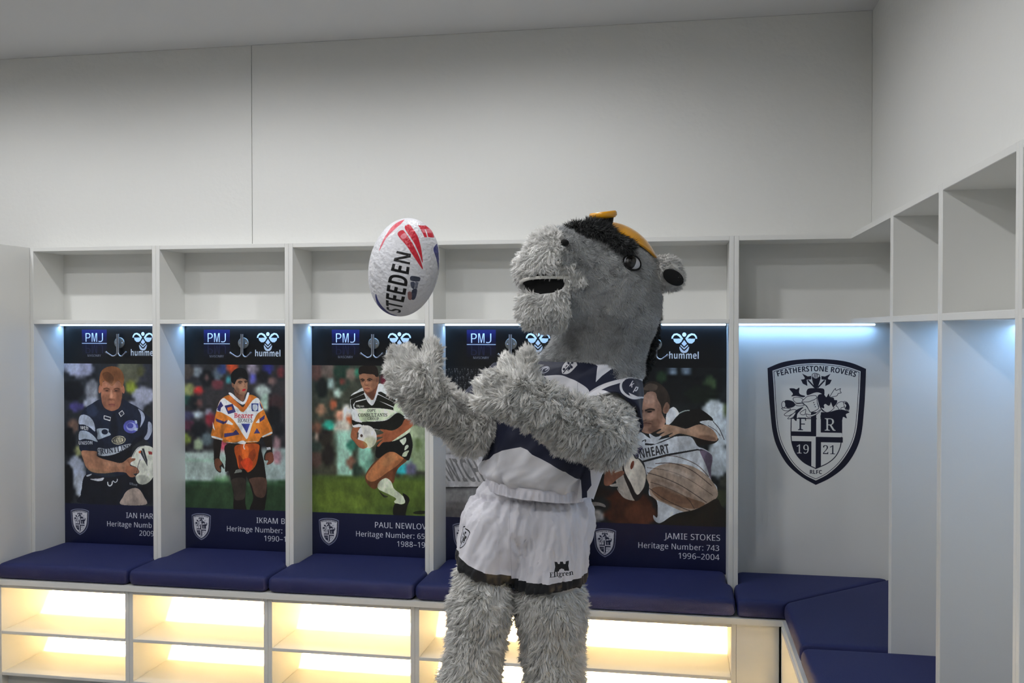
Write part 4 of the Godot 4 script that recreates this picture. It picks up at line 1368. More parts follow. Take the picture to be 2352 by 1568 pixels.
			["s", [75,48,40,192], [437,816,479,807,529,814,512,836,454,833]],
			["e", [55,33,23,128], [562,814,42,42,0]],
			["e", [55,33,23,144], [546,865,50,25,0]],
			["e", [55,33,23,96], [595,738,25,76,0]],
			["e", [241,211,191,80], [512,613,50,42,0]],
			["e", [75,43,33,128], [645,695,17,25,10]],
			["e", [55,28,18,144], [974,923,73,23,8]],
			["e", [255,231,211,64], [777,860,74,17,8]],
			["s", [95,65,53,96], [530,1269,729,1314,893,1426,729,1457,563,1378]],
			["s", [255,255,255,96], [613,1174,728,1180,877,1251,729,1238]],
			["s", [241,231,221,80], [563,1285,696,1315,844,1403,696,1374]],
			["e", [0,0,0,96], [982,1140,33,100,0]],
			["e", [255,255,255,64], [794,960,90,25,-8]]],
		"text": [["ONHEART", [50,50,55,255], 529, 1046, 74.1, 4, -12]]},
]

# ------------------------------------------------------------------ the costumed person: joints in metres
const BONES := [
	["torso", Vector3(-0.4283, 0.9469, 1.3322), Vector3(-0.3404, 1.2832, 1.3117), 0.0745, 0.1021, 0.050],
	["torso", Vector3(-0.4737, 0.9610, 1.3503), Vector3(-0.3324, 0.9610, 1.3250), 0.0694, 0.0694, 0.050],
	["torso", Vector3(-0.4588, 1.3312, 1.3322), Vector3(-0.1928, 1.3432, 1.2844), 0.0721, 0.0745, 0.050],
	["leg", Vector3(-0.5144, 0.9177, 1.3785), Vector3(-0.5268, 0.7427, 1.4341), 0.0665, 0.0710, 0.030],
	["leg", Vector3(-0.5268, 0.7427, 1.4341), Vector3(-0.5482, 0.5293, 1.4613), 0.0710, 0.0681, 0.030],
	["leg", Vector3(-0.5482, 0.5293, 1.4613), Vector3(-0.5803, 0.1396, 1.4117), 0.0681, 0.0591, 0.030],
	["leg", Vector3(-0.3508, 0.9177, 1.3493), Vector3(-0.3427, 0.7367, 1.3809), 0.0736, 0.0821, 0.030],
	["leg", Vector3(-0.3427, 0.7367, 1.3809), Vector3(-0.3280, 0.5215, 1.4017), 0.0821, 0.0687, 0.030],
	["leg", Vector3(-0.3280, 0.5215, 1.4017), Vector3(-0.3267, 0.1290, 1.3461), 0.0687, 0.0596, 0.030],
	["arm", Vector3(-0.4765, 1.3372, 1.3353), Vector3(-0.5509, 1.2257, 1.4315), 0.0624, 0.0535, 0.030],
	["arm", Vector3(-0.5509, 1.2257, 1.4315), Vector3(-0.6386, 1.3139, 1.5373), 0.0535, 0.0494, 0.030],
	["arm", Vector3(-0.6386, 1.3139, 1.5373), Vector3(-0.6669, 1.3638, 1.5721), 0.0494, 0.0510, 0.025],
	["arm2", Vector3(-0.1724, 1.3455, 1.3214), Vector3(-0.1807, 1.2680, 1.4459), 0.0520, 0.0586, 0.030],
	["arm2", Vector3(-0.1807, 1.2680, 1.4459), Vector3(-0.1862, 1.2209, 1.5187), 0.0586, 0.0613, 0.030],
	["arm2", Vector3(-0.1862, 1.2209, 1.5187), Vector3(-0.2603, 1.2556, 1.5924), 0.0613, 0.0598, 0.030],
	["arm2", Vector3(-0.2603, 1.2556, 1.5924), Vector3(-0.3360, 1.3088, 1.6560), 0.0598, 0.0491, 0.030],
	["arm2", Vector3(-0.3360, 1.3109, 1.6559), Vector3(-0.3881, 1.3384, 1.6852), 0.0491, 0.0517, 0.025],
	["paw", Vector3(-0.6731, 1.3773, 1.5782), Vector3(-0.7073, 1.4263, 1.5937), 0.0376, 0.0198, 0.018],
	["paw", Vector3(-0.6811, 1.3646, 1.5899), Vector3(-0.7161, 1.3893, 1.6060), 0.0353, 0.0186, 0.018],
	["paw", Vector3(-0.6778, 1.3470, 1.5896), Vector3(-0.7074, 1.3476, 1.6050), 0.0330, 0.0186, 0.018],
	["paw", Vector3(-0.6368, 1.3744, 1.5565), Vector3(-0.6275, 1.4431, 1.5436), 0.0334, 0.0212, 0.018],
	["paw", Vector3(-0.6636, 1.3882, 1.5712), Vector3(-0.6862, 1.4300, 1.5645), 0.0333, 0.0189, 0.018],
	["paw", Vector3(-0.3665, 1.3640, 1.6759), Vector3(-0.3593, 1.4281, 1.6686), 0.0311, 0.0208, 0.018],
	["paw", Vector3(-0.3914, 1.3749, 1.6903), Vector3(-0.4057, 1.4120, 1.6924), 0.0330, 0.0186, 0.018],
	["paw", Vector3(-0.4178, 1.3394, 1.7057), Vector3(-0.4583, 1.3596, 1.7228), 0.0349, 0.0184, 0.018],
	["paw", Vector3(-0.4128, 1.3240, 1.7050), Vector3(-0.4623, 1.3227, 1.7241), 0.0349, 0.0184, 0.018],
	["paw", Vector3(-0.4018, 1.3603, 1.7077), Vector3(-0.4352, 1.3823, 1.7235), 0.0308, 0.0174, 0.018],
	["head", Vector3(-0.1692, 1.6272, 1.3574), Vector3(-0.1817, 1.5690, 1.3605), 0.1059, 0.1187, 0.050],
	["head", Vector3(-0.1929, 1.6383, 1.4123), Vector3(-0.3043, 1.6741, 1.5028), 0.0958, 0.0643, 0.050],
	["muzzle", Vector3(-0.3273, 1.6807, 1.5221), Vector3(-0.3496, 1.6437, 1.5368), 0.0573, 0.0625, 0.035],
	["muzzle", Vector3(-0.2988, 1.6653, 1.5020), Vector3(-0.2878, 1.6376, 1.5004), 0.0621, 0.0576, 0.040],
	["head", Vector3(-0.2006, 1.5676, 1.4147), Vector3(-0.3149, 1.5655, 1.5063), 0.0958, 0.0576, 0.045],
	["muzzle", Vector3(-0.3270, 1.5651, 1.5237), Vector3(-0.3494, 1.5483, 1.5381), 0.0573, 0.0505, 0.030],
	["muzzle", Vector3(-0.3211, 1.5376, 1.5180), Vector3(-0.3544, 1.5407, 1.5340), 0.0442, 0.0440, 0.030],
	["head", Vector3(-0.1843, 1.5579, 1.3408), Vector3(-0.2342, 1.3952, 1.3317), 0.1161, 0.1253, 0.060],
	["ear", Vector3(-0.0659, 1.6476, 1.3488), Vector3(-0.0383, 1.6400, 1.3541), 0.0348, 0.0404, 0.020],
	["ear", Vector3(-0.0383, 1.6400, 1.3541), Vector3(-0.0200, 1.6199, 1.3613), 0.0404, 0.0230, 0.020],
	["leg", Vector3(-0.5803, 0.1396, 1.4117), Vector3(-0.5803, 0.0750, 1.3817), 0.0600, 0.0700, 0.030],
	["foot", Vector3(-0.5803, 0.0750, 1.3817), Vector3(-0.5903, 0.0620, 1.5517), 0.0740, 0.0610, 0.030],
	["leg", Vector3(-0.3267, 0.1290, 1.3461), Vector3(-0.3267, 0.0750, 1.3161), 0.0600, 0.0700, 0.030],
	["foot", Vector3(-0.3267, 0.0750, 1.3161), Vector3(-0.3367, 0.0620, 1.4861), 0.0740, 0.0610, 0.030],
]
const TORSO := [   # height, middle x, half width, half depth, middle z
	[1.4070, -0.2552, 0.1211, 0.1200, 1.3353],
	[1.3952, -0.2819, 0.1525, 0.1350, 1.3403],
	[1.3751, -0.3046, 0.1763, 0.1450, 1.3446],
	[1.3396, -0.3190, 0.1851, 0.1500, 1.3477],
	[1.2983, -0.3282, 0.1851, 0.1500, 1.3499],
	[1.2510, -0.3357, 0.1787, 0.1420, 1.3520],
	[1.2037, -0.3425, 0.1705, 0.1420, 1.3539],
	[1.1564, -0.3523, 0.1653, 0.1420, 1.3563],
	[1.1268, -0.3639, 0.1606, 0.1420, 1.3588],
	[1.1044, -0.3790, 0.1525, 0.1400, 1.3618],
	[1.0902, -0.3836, 0.1455, 0.1360, 1.3628],
	[1.0783, -0.3824, 0.1327, 0.1260, 1.3628],
	[1.0712, -0.3812, 0.1164, 0.1100, 1.3627],
]
const SHORTS := [
	["cloth", Vector3(-0.4475, 1.0405, 1.3750), Vector3(-0.3264, 1.0358, 1.3534), 0.0733, 0.0709, 0.040],
	["cloth", Vector3(-0.4683, 0.9790, 1.3796), Vector3(-0.3228, 0.9790, 1.3535), 0.0946, 0.0875, 0.050],
	["cloth", Vector3(-0.4896, 0.9575, 1.3939), Vector3(-0.5267, 0.7981, 1.4231), 0.0966, 0.0771, 0.030],
	["cloth", Vector3(-0.3331, 0.9575, 1.3659), Vector3(-0.3463, 0.7602, 1.3812), 0.0942, 0.0985, 0.030],
]
const WAIST_TOP := Vector3(-0.3837, 1.0881, 1.4238)
const HEM_A := Vector3(-0.5877, 0.8641, 1.4636)
const HEM_B := Vector3(-0.4455, 0.8098, 1.4389)
const HEM_C := Vector3(-0.4341, 0.8018, 1.4370)
const HEM_D := Vector3(-0.2466, 0.8145, 1.4032)
const COLLAR := Vector3(-0.2253, 1.4045, 1.3910)
const SLEEVE_A := Vector3(-0.1626, 1.3592, 1.3093)
const SLEEVE_B := Vector3(-0.1800, 1.2634, 1.4560)
const SLEEVE_C := Vector3(-0.4765, 1.3372, 1.3353)
const SLEEVE_D := Vector3(-0.5228, 1.2660, 1.3954)
const MOUTH := Vector3(-0.3365, 1.6036, 1.5959)
const EYE := Vector3(-0.1266, 1.6590, 1.4662)
const NOSTRIL := Vector3(-0.2890, 1.7023, 1.5454)
const EAR := Vector3(-0.0406, 1.6377, 1.3546)
const CRANIUM := Vector3(-0.2048, 1.6272, 1.3638)
const LAMP := Vector3(-0.1979, 1.7864, 1.4517)
const HEAD_MID := Vector3(-0.1875, 1.6039, 1.3610)
const BALL := Vector3(-0.7285, 1.6575, 1.4570)
const BALL_TOP := Vector3(-0.7002, 1.7809, 1.4705)
const FORELOCK := [[Vector3(-0.2837, 1.7406, 1.4982), 0.0089], [Vector3(-0.2553, 1.7462, 1.4930), 0.0144], [Vector3(-0.2204, 1.7484, 1.4867), 0.0155], [Vector3(-0.1898, 1.7384, 1.4814), 0.0133], [Vector3(-0.1698, 1.7202, 1.4832), 0.0100], [Vector3(-0.1474, 1.7072, 1.4895), 0.0132], [Vector3(-0.1287, 1.7012, 1.4913), 0.0099]]
const MANE := [[Vector3(-0.0744, 1.5706, 1.2854), 0.0083], [Vector3(-0.0676, 1.5232, 1.2747), 0.0096], [Vector3(-0.0747, 1.4634, 1.2667), 0.0108], [Vector3(-0.0925, 1.4032, 1.2656), 0.0120], [Vector3(-0.1152, 1.3426, 1.2604), 0.0096]]
const RIGHT_OF_VIEW := Vector3(0.9844, 0, -0.1761)

# ------------------------------------------------------------------ smooth bodies: a field of joined capsules, meshed as surface nets
func bone_distance(p: Vector3, b: Array) -> float:
	var ab: Vector3 = b[2] - b[1]
	var t := clampf((p - b[1]).dot(ab) / ab.length_squared(), 0.0, 1.0)
	return p.distance_to(b[1] + ab * t) - lerpf(b[3], b[4], t)

func field_at(p: Vector3, bones: Array) -> float:
	var f := 1e3
	for b in bones:
		var d := bone_distance(p, b)
		var k: float = b[5]
		var h := maxf(k - absf(f - d), 0.0) / k
		f = minf(f, d) - h * h * k * 0.25
	return f

class Net:
	var cell := 0.008
	var lo := Vector3.ZERO
	var nx := 0
	var ny := 0
	var nz := 0
	var f := PackedFloat32Array()
	func prepare(a: Vector3, b: Vector3, size: float) -> void:
		cell = size
		lo = a
		nx = int((b.x - a.x) / size) + 2
		ny = int((b.y - a.y) / size) + 2
		nz = int((b.z - a.z) / size) + 2
		f.resize(nx * ny * nz)
		f.fill(1.0)
	func add_bone(b: Array) -> void:
		var a: Vector3 = b[1]
		var ab: Vector3 = b[2] - a
		var ra: float = b[3]
		var rb: float = b[4]
		var k: float = b[5]
		var inv := 1.0 / ab.length_squared()
		var m := maxf(ra, rb) + k + cell * 3.0
		var p0 := (a.min(b[2]) - Vector3.ONE * m - lo) / cell
		var p1 := (a.max(b[2]) + Vector3.ONE * m - lo) / cell
		for z in range(maxi(0, int(p0.z)), mini(nz, int(p1.z) + 1)):
			for y in range(maxi(0, int(p0.y)), mini(ny, int(p1.y) + 1)):
				var at := (z * ny + y) * nx
				for x in range(maxi(0, int(p0.x)), mini(nx, int(p1.x) + 1)):
					var p := lo + Vector3(x, y, z) * cell
					var t := clampf((p - a).dot(ab) * inv, 0.0, 1.0)
					var d := p.distance_to(a + ab * t) - (ra + (rb - ra) * t)
					var o := f[at + x]
					var h := maxf(k - absf(o - d), 0.0) / k
					f[at + x] = minf(o, d) - h * h * k * 0.25
	func carve(c: Vector3, basis: Basis, radii: Vector3) -> void:
		var m := maxf(radii.x, maxf(radii.y, radii.z)) + cell * 2.0
		var p0 := (c - Vector3.ONE * m - lo) / cell
		var p1 := (c + Vector3.ONE * m - lo) / cell
		var inv := basis.transposed()
		for z in range(maxi(0, int(p0.z)), mini(nz, int(p1.z) + 1)):
			for y in range(maxi(0, int(p0.y)), mini(ny, int(p1.y) + 1)):
				for x in range(maxi(0, int(p0.x)), mini(nx, int(p1.x) + 1)):
					var q := inv * (lo + Vector3(x, y, z) * cell - c)
					var k0 := (q / radii).length()
					var k1 := maxf((q / (radii * radii)).length(), 1e-6)
					var at := (z * ny + y) * nx + x
					f[at] = maxf(f[at], -k0 * (k0 - 1.0) / k1)
	func floor_cut(y0: float) -> void:
		for z in nz:
			for y in ny:
				var d := y0 - (lo.y + y * cell)
				var at := (z * ny + y) * nx
				if d > -cell * 3.0:
					for x in nx:
						f[at + x] = maxf(f[at + x], d)
	func value(p: Vector3) -> float:
		var q := (p - lo) / cell
		var x := clampi(int(q.x), 0, nx - 2)
		var y := clampi(int(q.y), 0, ny - 2)
		var z := clampi(int(q.z), 0, nz - 2)
		var t := q - Vector3(x, y, z)
		var a := (z * ny + y) * nx + x
		var s := ny * nx
		return lerpf(lerpf(lerpf(f[a], f[a + 1], t.x), lerpf(f[a + nx], f[a + nx + 1], t.x), t.y), lerpf(lerpf(f[a + s], f[a + s + 1], t.x), lerpf(f[a + s + nx], f[a + s + nx + 1], t.x), t.y), t.z)
	func normal(p: Vector3) -> Vector3:
		var e := cell * 0.8
		return Vector3(value(p + Vector3(e, 0, 0)) - value(p - Vector3(e, 0, 0)), value(p + Vector3(0, e, 0)) - value(p - Vector3(0, e, 0)), value(p + Vector3(0, 0, e)) - value(p - Vector3(0, 0, e))).normalized()
	func mesh(mb: MB) -> void:
		var id := PackedInt32Array()
		id.resize(nx * ny * nz)
		id.fill(-1)
		var s := nx * ny
		var off := [0, 1, nx, nx + 1, s, s + 1, s + nx, s + nx + 1]
		var edges := [[0, 1], [2, 3], [4, 5], [6, 7], [0, 2], [1, 3], [4, 6], [5, 7], [0, 4], [1, 5], [2, 6], [3, 7]]
		var near := cell * 2.0
		for z in nz - 1:
			for y in ny - 1:
				var row := (z * ny + y) * nx
				for x in nx - 1:
					var a := row + x
					if f[a] > near or f[a] < -near:
						continue
					var sum := Vector3.ZERO
					var n := 0
					for e in edges:
						var v0: float = f[a + off[e[0]]]
						var v1: float = f[a + off[e[1]]]
						if (v0 < 0.0) != (v1 < 0.0):
							var t := v0 / (v0 - v1)
							var c0 := Vector3(e[0] & 1, (e[0] >> 1) & 1, e[0] >> 2)
							var c1 := Vector3(e[1] & 1, (e[1] >> 1) & 1, e[1] >> 2)
							sum += c0.lerp(c1, t)
							n += 1
					if n:
						var p := lo + (Vector3(x, y, z) + sum / n) * cell
						id[a] = mb.vert(p, normal(p))
		for z in range(1, nz - 1):
			for y in range(1, ny - 1):
				var row := (z * ny + y) * nx
				for x in range(1, nx - 1):
					var a := row + x
					if f[a] > near or f[a] < -near:
						continue
					var inside := f[a] < 0.0
					if inside != (f[a + 1] < 0.0):
						quad(mb, id, a, a - nx, a - nx - s, a - s)
					if inside != (f[a + nx] < 0.0):
						quad(mb, id, a, a - 1, a - 1 - s, a - s)
					if inside != (f[a + s] < 0.0):
						quad(mb, id, a, a - 1, a - 1 - nx, a - nx)
	func quad(mb: MB, id: PackedInt32Array, a: int, b: int, c: int, d: int) -> void:
		if id[a] < 0 or id[b] < 0 or id[c] < 0 or id[d] < 0:
			return
		mb.tri(id[a], id[b], id[c])
		mb.tri(id[a], id[c], id[d])

# ------------------------------------------------------------------ fur
func tuft_mesh(blades: int, seed_: int, pointed := 0.0) -> ArrayMesh:
	# a lock of hair one unit long along y: curved, tapering blades
	var rng := RandomNumberGenerator.new()
	rng.seed = seed_
	var mb := MB.new()
	for k in blades:
		var turn := TAU * (k + rng.randf() * 0.8) / blades
		var lean := rng.randf_range(0.05, 0.42)
		var long := rng.randf_range(0.72, 1.05)
		var out := Vector3(cos(turn), 0, sin(turn))
		var side := Vector3(-out.z, 0, out.x).rotated(Vector3.UP, rng.randf_range(-0.9, 0.9))
		var root := out * rng.randf_range(0.03, 0.16 + 0.10 * pointed)
		lean *= 1.0 - pointed
		var first := mb.v.size()
		for s in 4:
			var t := s / 3.0
			var p := root * (1.0 - pointed * t) + Vector3.UP * long * t * (1.0 - 0.12 * t) + out * lean * long * t * t + Vector3(0.16, 0, 0.05) * pointed * t * t
			var w := 0.062 * (1.0 - t * 0.97) * (0.8 + 0.4 * t)
			var n := (out + Vector3.UP * 0.25).normalized()
			mb.vert(p - side * w, (n - side * 0.5).normalized())
			mb.vert(p + side * w, (n + side * 0.5).normalized())
		for s in 3:
			var a := first + s * 2
			mb.tri(a, a + 1, a + 3)
			mb.tri(a, a + 3, a + 2)
	return mb.mesh()

class Fur:
	var buf := PackedFloat32Array()
	var count := 0
	func put(at: Vector3, dir: Vector3, roll: float, long: float, wide: float, c: Color) -> void:
		var side := dir.cross(Vector3(0.31, 0.2, 0.93))
		side = side.normalized().rotated(dir, roll)
		var fwd := side.cross(dir)
		buf.append_array([side.x * wide, dir.x * long, fwd.x * wide, at.x, side.y * wide, dir.y * long, fwd.y * wide, at.y, side.z * wide, dir.z * long, fwd.z * wide, at.z, c.r, c.g, c.b, 1.0])
		count += 1
	func node(called: String, mesh: Mesh, m: Material, parent: Node) -> MultiMeshInstance3D:
		var mm := MultiMesh.new()
		mm.transform_format = MultiMesh.TRANSFORM_3D
		mm.use_colors = true
		mm.mesh = mesh
		mm.instance_count = count
		mm.buffer = buf
		var o := MultiMeshInstance3D.new()
		o.name = called
		o.multimesh = mm
		o.material_override = m
		o.set_meta("kind", "stuff")
		parent.add_child(o, true)
		return o

# ------------------------------------------------------------------ kit prints (pixels of the cloth's own flat pattern)
func crest_on(c: Canvas, at: Vector2, size: Vector2, deg: float, ink: Color, paper: Color, rim: Color) -> void:
	# a small crest, simplified to what shows: shield, cross, mantling
	var grow := [[1.0, rim], [0.9, paper]]
	for g in grow:
		var p := PackedVector2Array()
		for q in corner_smooth(c, CREST_OUT, [0, 6, 13]):
			p.append(at + (Vector2((q.x - 557) / 1114.0, (q.y - 700) / 1425.0) * size * g[0]).rotated(deg_to_rad(deg)))
		c.fill(p, g[1])
	for r in [[-0.25, 0.12, 0.03, 0.13], [-0.02, -0.08, 0.05, 0.46], [0.03, 0.14, 0.27, 0.17], [-0.24, 0.19, -0.05, 0.32], [0.06, -0.05, 0.25, 0.11], [-0.12, -0.36, 0.12, -0.27], [-0.04, -0.3, 0.04, -0.15], [-0.3, -0.2, -0.1, -0.1], [0.08, -0.18, 0.33, -0.06], [-0.05, -0.16, 0.2, -0.1], [-0.2, -0.03, -0.12, 0.09]]:
		var p := PackedVector2Array()
		for q in [Vector2(r[0], r[1]), Vector2(r[2], r[1]), Vector2(r[2], r[3]), Vector2(r[0], r[3])]:
			p.append(at + (q * size).rotated(deg_to_rad(deg)))
		c.fill(p, ink)

func kit_material(c: Canvas, rough: float) -> StandardMaterial3D:
	c.im.resize(c.im.get_width() / 2, c.im.get_height() / 2, Image.INTERPOLATE_BILINEAR)
	c.im.convert(Image.FORMAT_RGB8)
	var m := mat(Color.WHITE, rough)
	m.albedo_texture = ImageTexture.create_from_image(c.im)
	m.texture_repeat = false
	m.rim_enabled = true
	m.rim = 0.15
	return m

const NAVY := Color(0.075, 0.10, 0.205)
const KIT_WHITE := Color(0.90, 0.895, 0.915)

func jersey_print() -> StandardMaterial3D:
	# flat pattern 420 x 335 units, upper left (1080, 815)
	var c := Canvas.new()
	var k := 6.0
	c.start(int(420 * k), int(335 * k), k, NAVY)
	c.off = Vector2(1080, 815) * k
	var W_ := KIT_WHITE
	# white chest
	c.fill(c.smooth(flat_pts([1150,880, 1190,868, 1245,863, 1288,860, 1312,867, 1331,875, 1356,894, 1352,915, 1326,935, 1290,948, 1240,952, 1180,945, 1145,915])), W_)
	c.line(flat_pts([1331,876, 1329,905, 1322,935]), 1.2, Color(0.70, 0.70, 0.74))
	# white lower body, with the curved hem of the navy
	c.fill(flat_pts([1080,1075, 1105,1064, 1116,1059, 1127,1048, 1151,1036, 1175,1030, 1198,1025, 1215,1031, 1226,1041, 1266,1060, 1300,1078, 1336,1100, 1338,1126, 1338,1160, 1080,1160]), W_)
	c.fill(flat_pts([1358,1076, 1366,1074, 1420,1040, 1500,1040, 1500,1160, 1350,1160, 1350,1126, 1360,1112]), W_)
	# raglan panel and stripes on the wearer's left shoulder
	c.fill(flat_pts([1374,815, 1374,840, 1371,876, 1385,862, 1408,845, 1436,828, 1436,815]), W_)
	c.fill(flat_pts([1330,815, 1346,815, 1374,834, 1374,840, 1350,827]), W_)
	c.fill(c.smooth(flat_pts([1356,899, 1375,886, 1400,876, 1432,869, 1432,876, 1404,884, 1384,893, 1366,902])), W_)
	# the wearer's left cuff
	c.fill(c.smooth(flat_pts([1340,915, 1365,898, 1390,893, 1415,903, 1440,922, 1460,950, 1470,985, 1440,1005, 1380,990, 1345,960])), W_)
	# sleeve sponsor: ring and letters
	var ring := PackedVector2Array()
	for a in 30:
		ring.append(Vector2(1456, 889) + Vector2(30 * cos(0.75 + a * 0.175), 20 * sin(0.75 + a * 0.175)).rotated(0.45))
	c.line(ring, 5.0, W_)
	c.fill(flat_pts([1446,898, 1452,901, 1478,914, 1478,918, 1450,905]), W_)
	write(c, "k", Vector2(1450, 887), 12.0, W_, 0, 28.0, 0.9)
	write(c, "p", Vector2(1460, 896), 12.0, W_, 0, 28.0, 0.9)
	# chest marks
	var oval := PackedVector2Array()
	for a in 29:
		oval.append(Vector2(1252, 849) + Vector2(11.5 * cos(TAU * a / 28), 6.5 * sin(TAU * a / 28)).rotated(-0.35))
	c.line(oval, 1.6, Color(0.75, 0.76, 0.80))
	c.line(c.smooth(flat_pts([1246,855, 1248,847, 1256,844, 1260,846, 1254,850]), false), 2.4, Color(0.75, 0.76, 0.80))
	crest_on(c, Vector2(1307, 842), Vector2(28, 38), 38.0, NAVY, KIT_WHITE, KIT_WHITE)
	write(c, "inbo", Vector2(1254, 882), 15.0, NAVY, 0, 52.0, 0.95)
	# the wearer's right shoulder
	c.fill(flat_pts([1118,862, 1126,850, 1150,872, 1146,882]), W_)
	c.fill(flat_pts([1140,833, 1148,829, 1152,842, 1146,846]), W_)
	c.fill(flat_pts([1090,885, 1105,872, 1122,882, 1118,900, 1095,905]), W_)
	return kit_material(c, 0.62)

func shorts_print() -> StandardMaterial3D:
	# flat pattern 340 x 270 units, upper left (1030, 1095)
	var c := Canvas.new()
	var k := 6.0
	c.start(int(340 * k), int(270 * k), k, Color(0.905, 0.895, 0.925))
	c.off = Vector2(1030, 1095) * k
	var ink := Color(0.07, 0.075, 0.10)
	c.fill(flat_pts([1030,1276, 1047,1281, 1080,1298, 1120,1313, 1172,1326, 1172,1370, 1030,1370]), ink)
	c.fill(flat_pts([1172,1334, 1200,1337, 1260,1337, 1320,1331, 1370,1322, 1370,1370, 1172,1370]), ink)
	crest_on(c, Vector2(1060, 1240), Vector2(24, 52), 22.0, ink, Color(0.86, 0.86, 0.9), ink)
	# the maker's castle
	c.fill(flat_pts([1275,1287, 1281,1287, 1283,1292, 1287,1292, 1288,1286.5, 1294,1286.5, 1296,1292, 1300,1292, 1301,1286, 1307,1286, 1306,1297, 1308,1308, 1298,1308.5, 1296,1304, 1291,1302, 1286,1305, 1285,1309, 1275,1309.5, 1277,1298]), ink)
	write(c, "Ellgren", Vector2(1291, 1320), 10.5, ink, 1, -2.0, 0.98)
	c.line(flat_pts([1172,1135, 1171,1200, 1174,1260, 1172,1330]), 1.0, Color(0.80, 0.79, 0.83))
	return kit_material(c, 0.48)

func ring_points(at: Vector3, axis: Vector3, ra: float, rb: float, up: Vector3, n: int) -> Array:
	var side := axis.cross(up).normalized()
	var top := side.cross(axis).normalized()
	var out := []
	for k in n:
		var a := TAU * k / n
		out.append(at + side * cos(a) * ra + top * sin(a) * rb)
	return out

func sleeve(mb: MB, a: Vector3, b: Vector3, r0: float, r1: float) -> void:
	# a short sleeve whose cuff turns in at the end
	var axis := (b - a).normalized()
	var rows := []
	for k in 15:
		var t := k / 12.0
		var p := a.lerp(b, minf(t, 1.0))
		var r := lerpf(r0, r1, minf(t, 1.0))
		if k == 13:
			r -= 0.004
			p += axis * 0.001
		elif k == 14:
			r -= 0.012
			p -= axis * 0.004
		var ring := ring_points(p, axis, r, r, Vector3.UP, 44)
		for s in ring.size():
			var th := TAU * s / 44.0
			ring[s] += (ring[s] - p).normalized() * (0.0035 * sin(th * 4.0 + k * 0.5) + 0.0025 * sin(th * 7.0 - k * 0.35)) * minf(1.0, t * 2.0)
		rows.append(ring)
	var first := mb.v.size()
	var from := mb.i.size()
	mb.grid(rows, true)
	if mb.n[first + 44 * 6].dot(mb.v[first + 44 * 6] - a.lerp(b, 0.5)) < 0.0:
		mb.turn(first, from)

func jersey(parent: Node3D) -> void:
	var mb := MB.new()
	var rows := []
	var wave := FastNoiseLite.new()
	wave.seed = 12
	wave.frequency = 1.0
	var steps := 4
	for r in TORSO.size() - 1:
		for s in (steps + 1 if r == TORSO.size() - 2 else steps):
			var t := float(s) / steps
			var i0 := maxi(r - 1, 0)
			var i3 := mini(r + 2, TORSO.size() - 1)
			var q := []
			for m in 5:
				q.append(cubic_interpolate(TORSO[r][m], TORSO[r + 1][m], TORSO[i0][m], TORSO[i3][m], t))
			var row := []
			var low := smoothstep(1.22, 1.075, q[0])
			for k in 96:
				var th := TAU * k / 96
				var cx := cos(th)
				var sz := sin(th)
				var n := 2.4
				var x: float = signf(cx) * pow(absf(cx), 2.0 / n) * q[2]
				var z: float = signf(sz) * pow(absf(sz), 2.0 / n) * q[3]
				# folds: radiating from the tucked waist, slack across the belly
				var d: float = low * (0.0080 * sin(th * 15.0 + 3.0 * wave.get_noise_2d(th * 2.0, q[0] * 6.0)) + 0.010 * wave.get_noise_2d(th * 3.2, q[0] * 9.0)) + 0.006 * wave.get_noise_2d(th * 1.7 + 9.0, q[0] * 14.0 + th * 2.0)
				row.append(Vector3(q[1] + x + cx * d, q[0] - 0.019 * (cx + 0.1) * low, q[4] + z + sz * d))
			rows.append(row)
	mb.grid(rows, true)
	if mb.n[96 * 20].dot(mb.v[96 * 20] - Vector3(TORSO[5][1], mb.v[96 * 20].y, TORSO[5][4])) < 0.0:
		mb.turn(0, 0)
	sleeve(mb, SLEEVE_A + Vector3(-0.02, 0.0, 0.0), SLEEVE_B, 0.080, 0.086)
	sleeve(mb, SLEEVE_C + Vector3(0.02, 0.01, 0), SLEEVE_D, 0.074, 0.078)
	# the loose hem that hangs out on the wearer's left hip
	var flap := []
	for r in 9:
		var t := r / 8.0
		var row := []
		for k in 13:
			var s := k / 12.0
			var a := lerpf(-0.5, 1.25, s)
			var rad := 0.040 - 0.010 * t
			row.append(Vector3(-0.226 + 0.035 * t * -0.6 + rad * sin(a) - 0.004, 1.135 - 0.088 * t + 0.010 * sin(s * 3.0), 1.425 + rad * cos(a) * 1.1 + 0.004))
		flap.append(row)
	mb.grid(flap)
	for k in mb.v.size():
		mb.uv[k] = Vector2((mb.v[k].x + 0.538) / 0.468, (1.426 - mb.v[k].y) / 0.380)
	part("jersey", mb.mesh(), jersey_print(), parent).set_meta("label", "navy and white rugby jersey with crest and sponsor marks")

